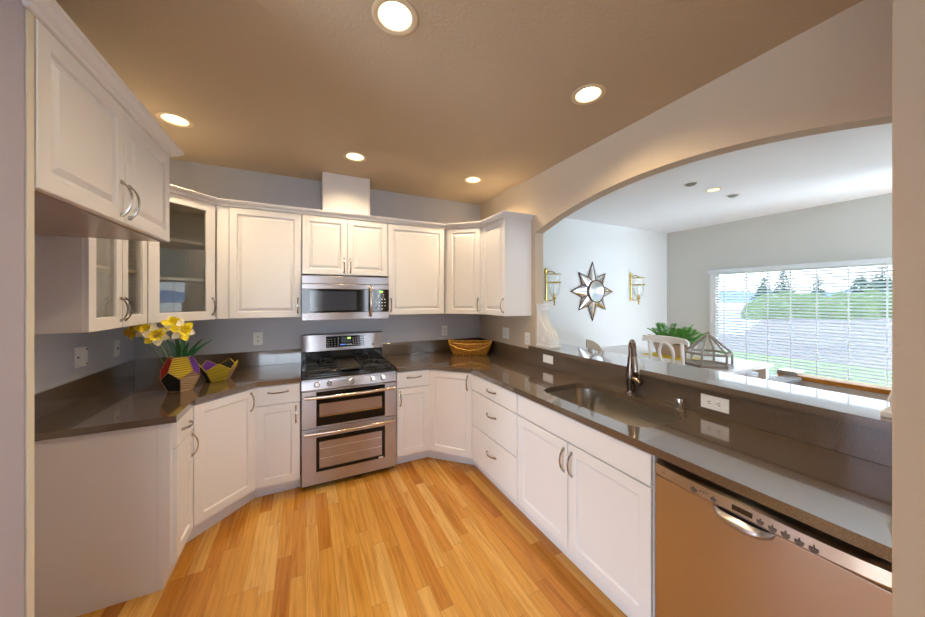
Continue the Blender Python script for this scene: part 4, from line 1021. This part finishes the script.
# ------------------------------------------------------------------ outdoors
struct('lawn', MB().box(XE + .2, 15.3, -40, 40, -.62, -.55), 'grass')
struct('terrain', MB().box(15.3, 62, -90, 90, -.70, -.58), 'gravel')
struct('paving', MB().prism([(22, 9.0), (62, 22.0), (62, 80), (22, 34)], [], 'Z', -.60, -.54), 'pale_road')
b = MB(); rows = []
for i in range(41):
    y = -160 + 12 * i; h_ = 7 + 2.2 * math.sin(i * .5) + 1.5 * math.sin(i * 1.3); rows.append([(330, y, -2), (345, y, h_), (380, y, -2)])
struct('distant_hill', b.ring_loft(rows), 'hill', smooth=60)
def blob(r, sx_, sy_, sz_, amp, sub=3, seed=0):
    bm_ = MB(); bmesh.ops.create_icosphere(bm_.bm, subdivisions=sub, radius=r); rnd = random.Random(seed)
    ph = [rnd.uniform(0, 6) for _ in range(6)]
    for v in bm_.bm.verts:
        n = v.co.normalized(); d_ = 1 + amp * (math.sin(7 * n.x + ph[0]) * math.sin(6 * n.y + ph[1]) + .6 * math.sin(13 * n.z + ph[2]) * math.sin(12 * n.x + ph[3]) + rnd.uniform(-.5, .5))
        v.co = Vector((v.co.x * d_ * sx_, v.co.y * d_ * sy_, max(-.2, v.co.z * d_ * sz_)))
    return bm_
BL = ['pale olive', 'mid green', 'dark green', 'yellowish green', 'wide green']
k = 0
for px, dep, ww, hh in ((754, 33, 1.5, 1.9), (766, 39, 2.4, 2.6), (776, 33, 1.9, 2.4), (786, 39, 2.6, 3.0), (797, 33, 2.3, 2.5), (812, 39, 2.6, 2.8), (826, 33, 2.4, 2.3), (842, 39, 2.8, 2.9), (856, 33, 2.3, 2.6), (872, 39, 2.6, 3.2), (885, 33, 2.2, 2.8), (902, 39, 2.6, 3.3)):
    r = ray(px) * dep
    o = blob(1, ww * .45, ww * .70, hh, .08, 3, k).build('shrub', 'hedge'); o.location = (r.x, r.y, -.6)
    pos = ['leftmost', 'second from left', 'third from left', 'fourth from left', 'fifth from left', 'sixth from left', 'sixth from right', 'fifth from right', 'fourth from right', 'third from right', 'second from right', 'rightmost'][k]
    tag(o, '%s of the twelve green shrubs seen through the blinds' % pos, 'shrub', 'shrubs beyond the lawn'); k += 1
def conifer(label, px, dep, top_y, wid, seed):
    H = CAM_Z + (HZ - top_y) * dep / F_PX + .6; r = ray(px) * dep; rnd = random.Random(seed)
    t = thing('conifer_tree', label, 'tree', (r.x, r.y, -.6), 0, 'conifers beyond the shrubs')
    MB().lathe([(.28, 0), (.16, H * .6), (.04, H * .95)], (0, 0, 0), 8).build('trunk', 'trunk', t)
    b = MB(); n = 13
    for i in range(n):
        u = i / n; z = H * (.16 + .84 * u); R = wid * (1 - u) ** .8 + .12
        for j in range(9):
            a = j * 2 * PI / 9 + i * 1.1 + rnd.uniform(-.2, .2); L = R * rnd.uniform(.65, 1.15); e = Vector((math.cos(a), math.sin(a), 0)); s_ = Vector((-e.y, e.x, 0)) * L * .22
            p = Vector((0, 0, z)); q = e * L + Vector((0, 0, z - L * .28)); m_ = e * L * .6 + Vector((0, 0, z - L * .05))
            b.ring_loft([[p + s_ * .1, p - s_ * .1, p + Vector((0, 0, .2))], [m_ + s_, m_ - s_, m_ + Vector((0, 0, L * .16))], [q + s_ * .15, q - s_ * .15, q + Vector((0, 0, .05))]])
    b.build('branches', 'conifer', t)
for a in (('dark conifer at the left of the pair of tall trees through the blinds', 764, 52, 276, 2.2, 1), ('tall dark conifer in the middle of the window view', 783, 60, 269, 2.6, 2), ('small lone conifer right of the tall pair', 818, 60, 273, 2.0, 3),
          ('broad conifer at the left of the right-hand tree group', 862, 48, 270, 2.7, 4), ('tallest conifer at the right edge of the window view', 882, 56, 262, 3.0, 5), ('conifer half hidden by the right wall edge', 904, 47, 264, 2.8, 6)):
    conifer(*a)
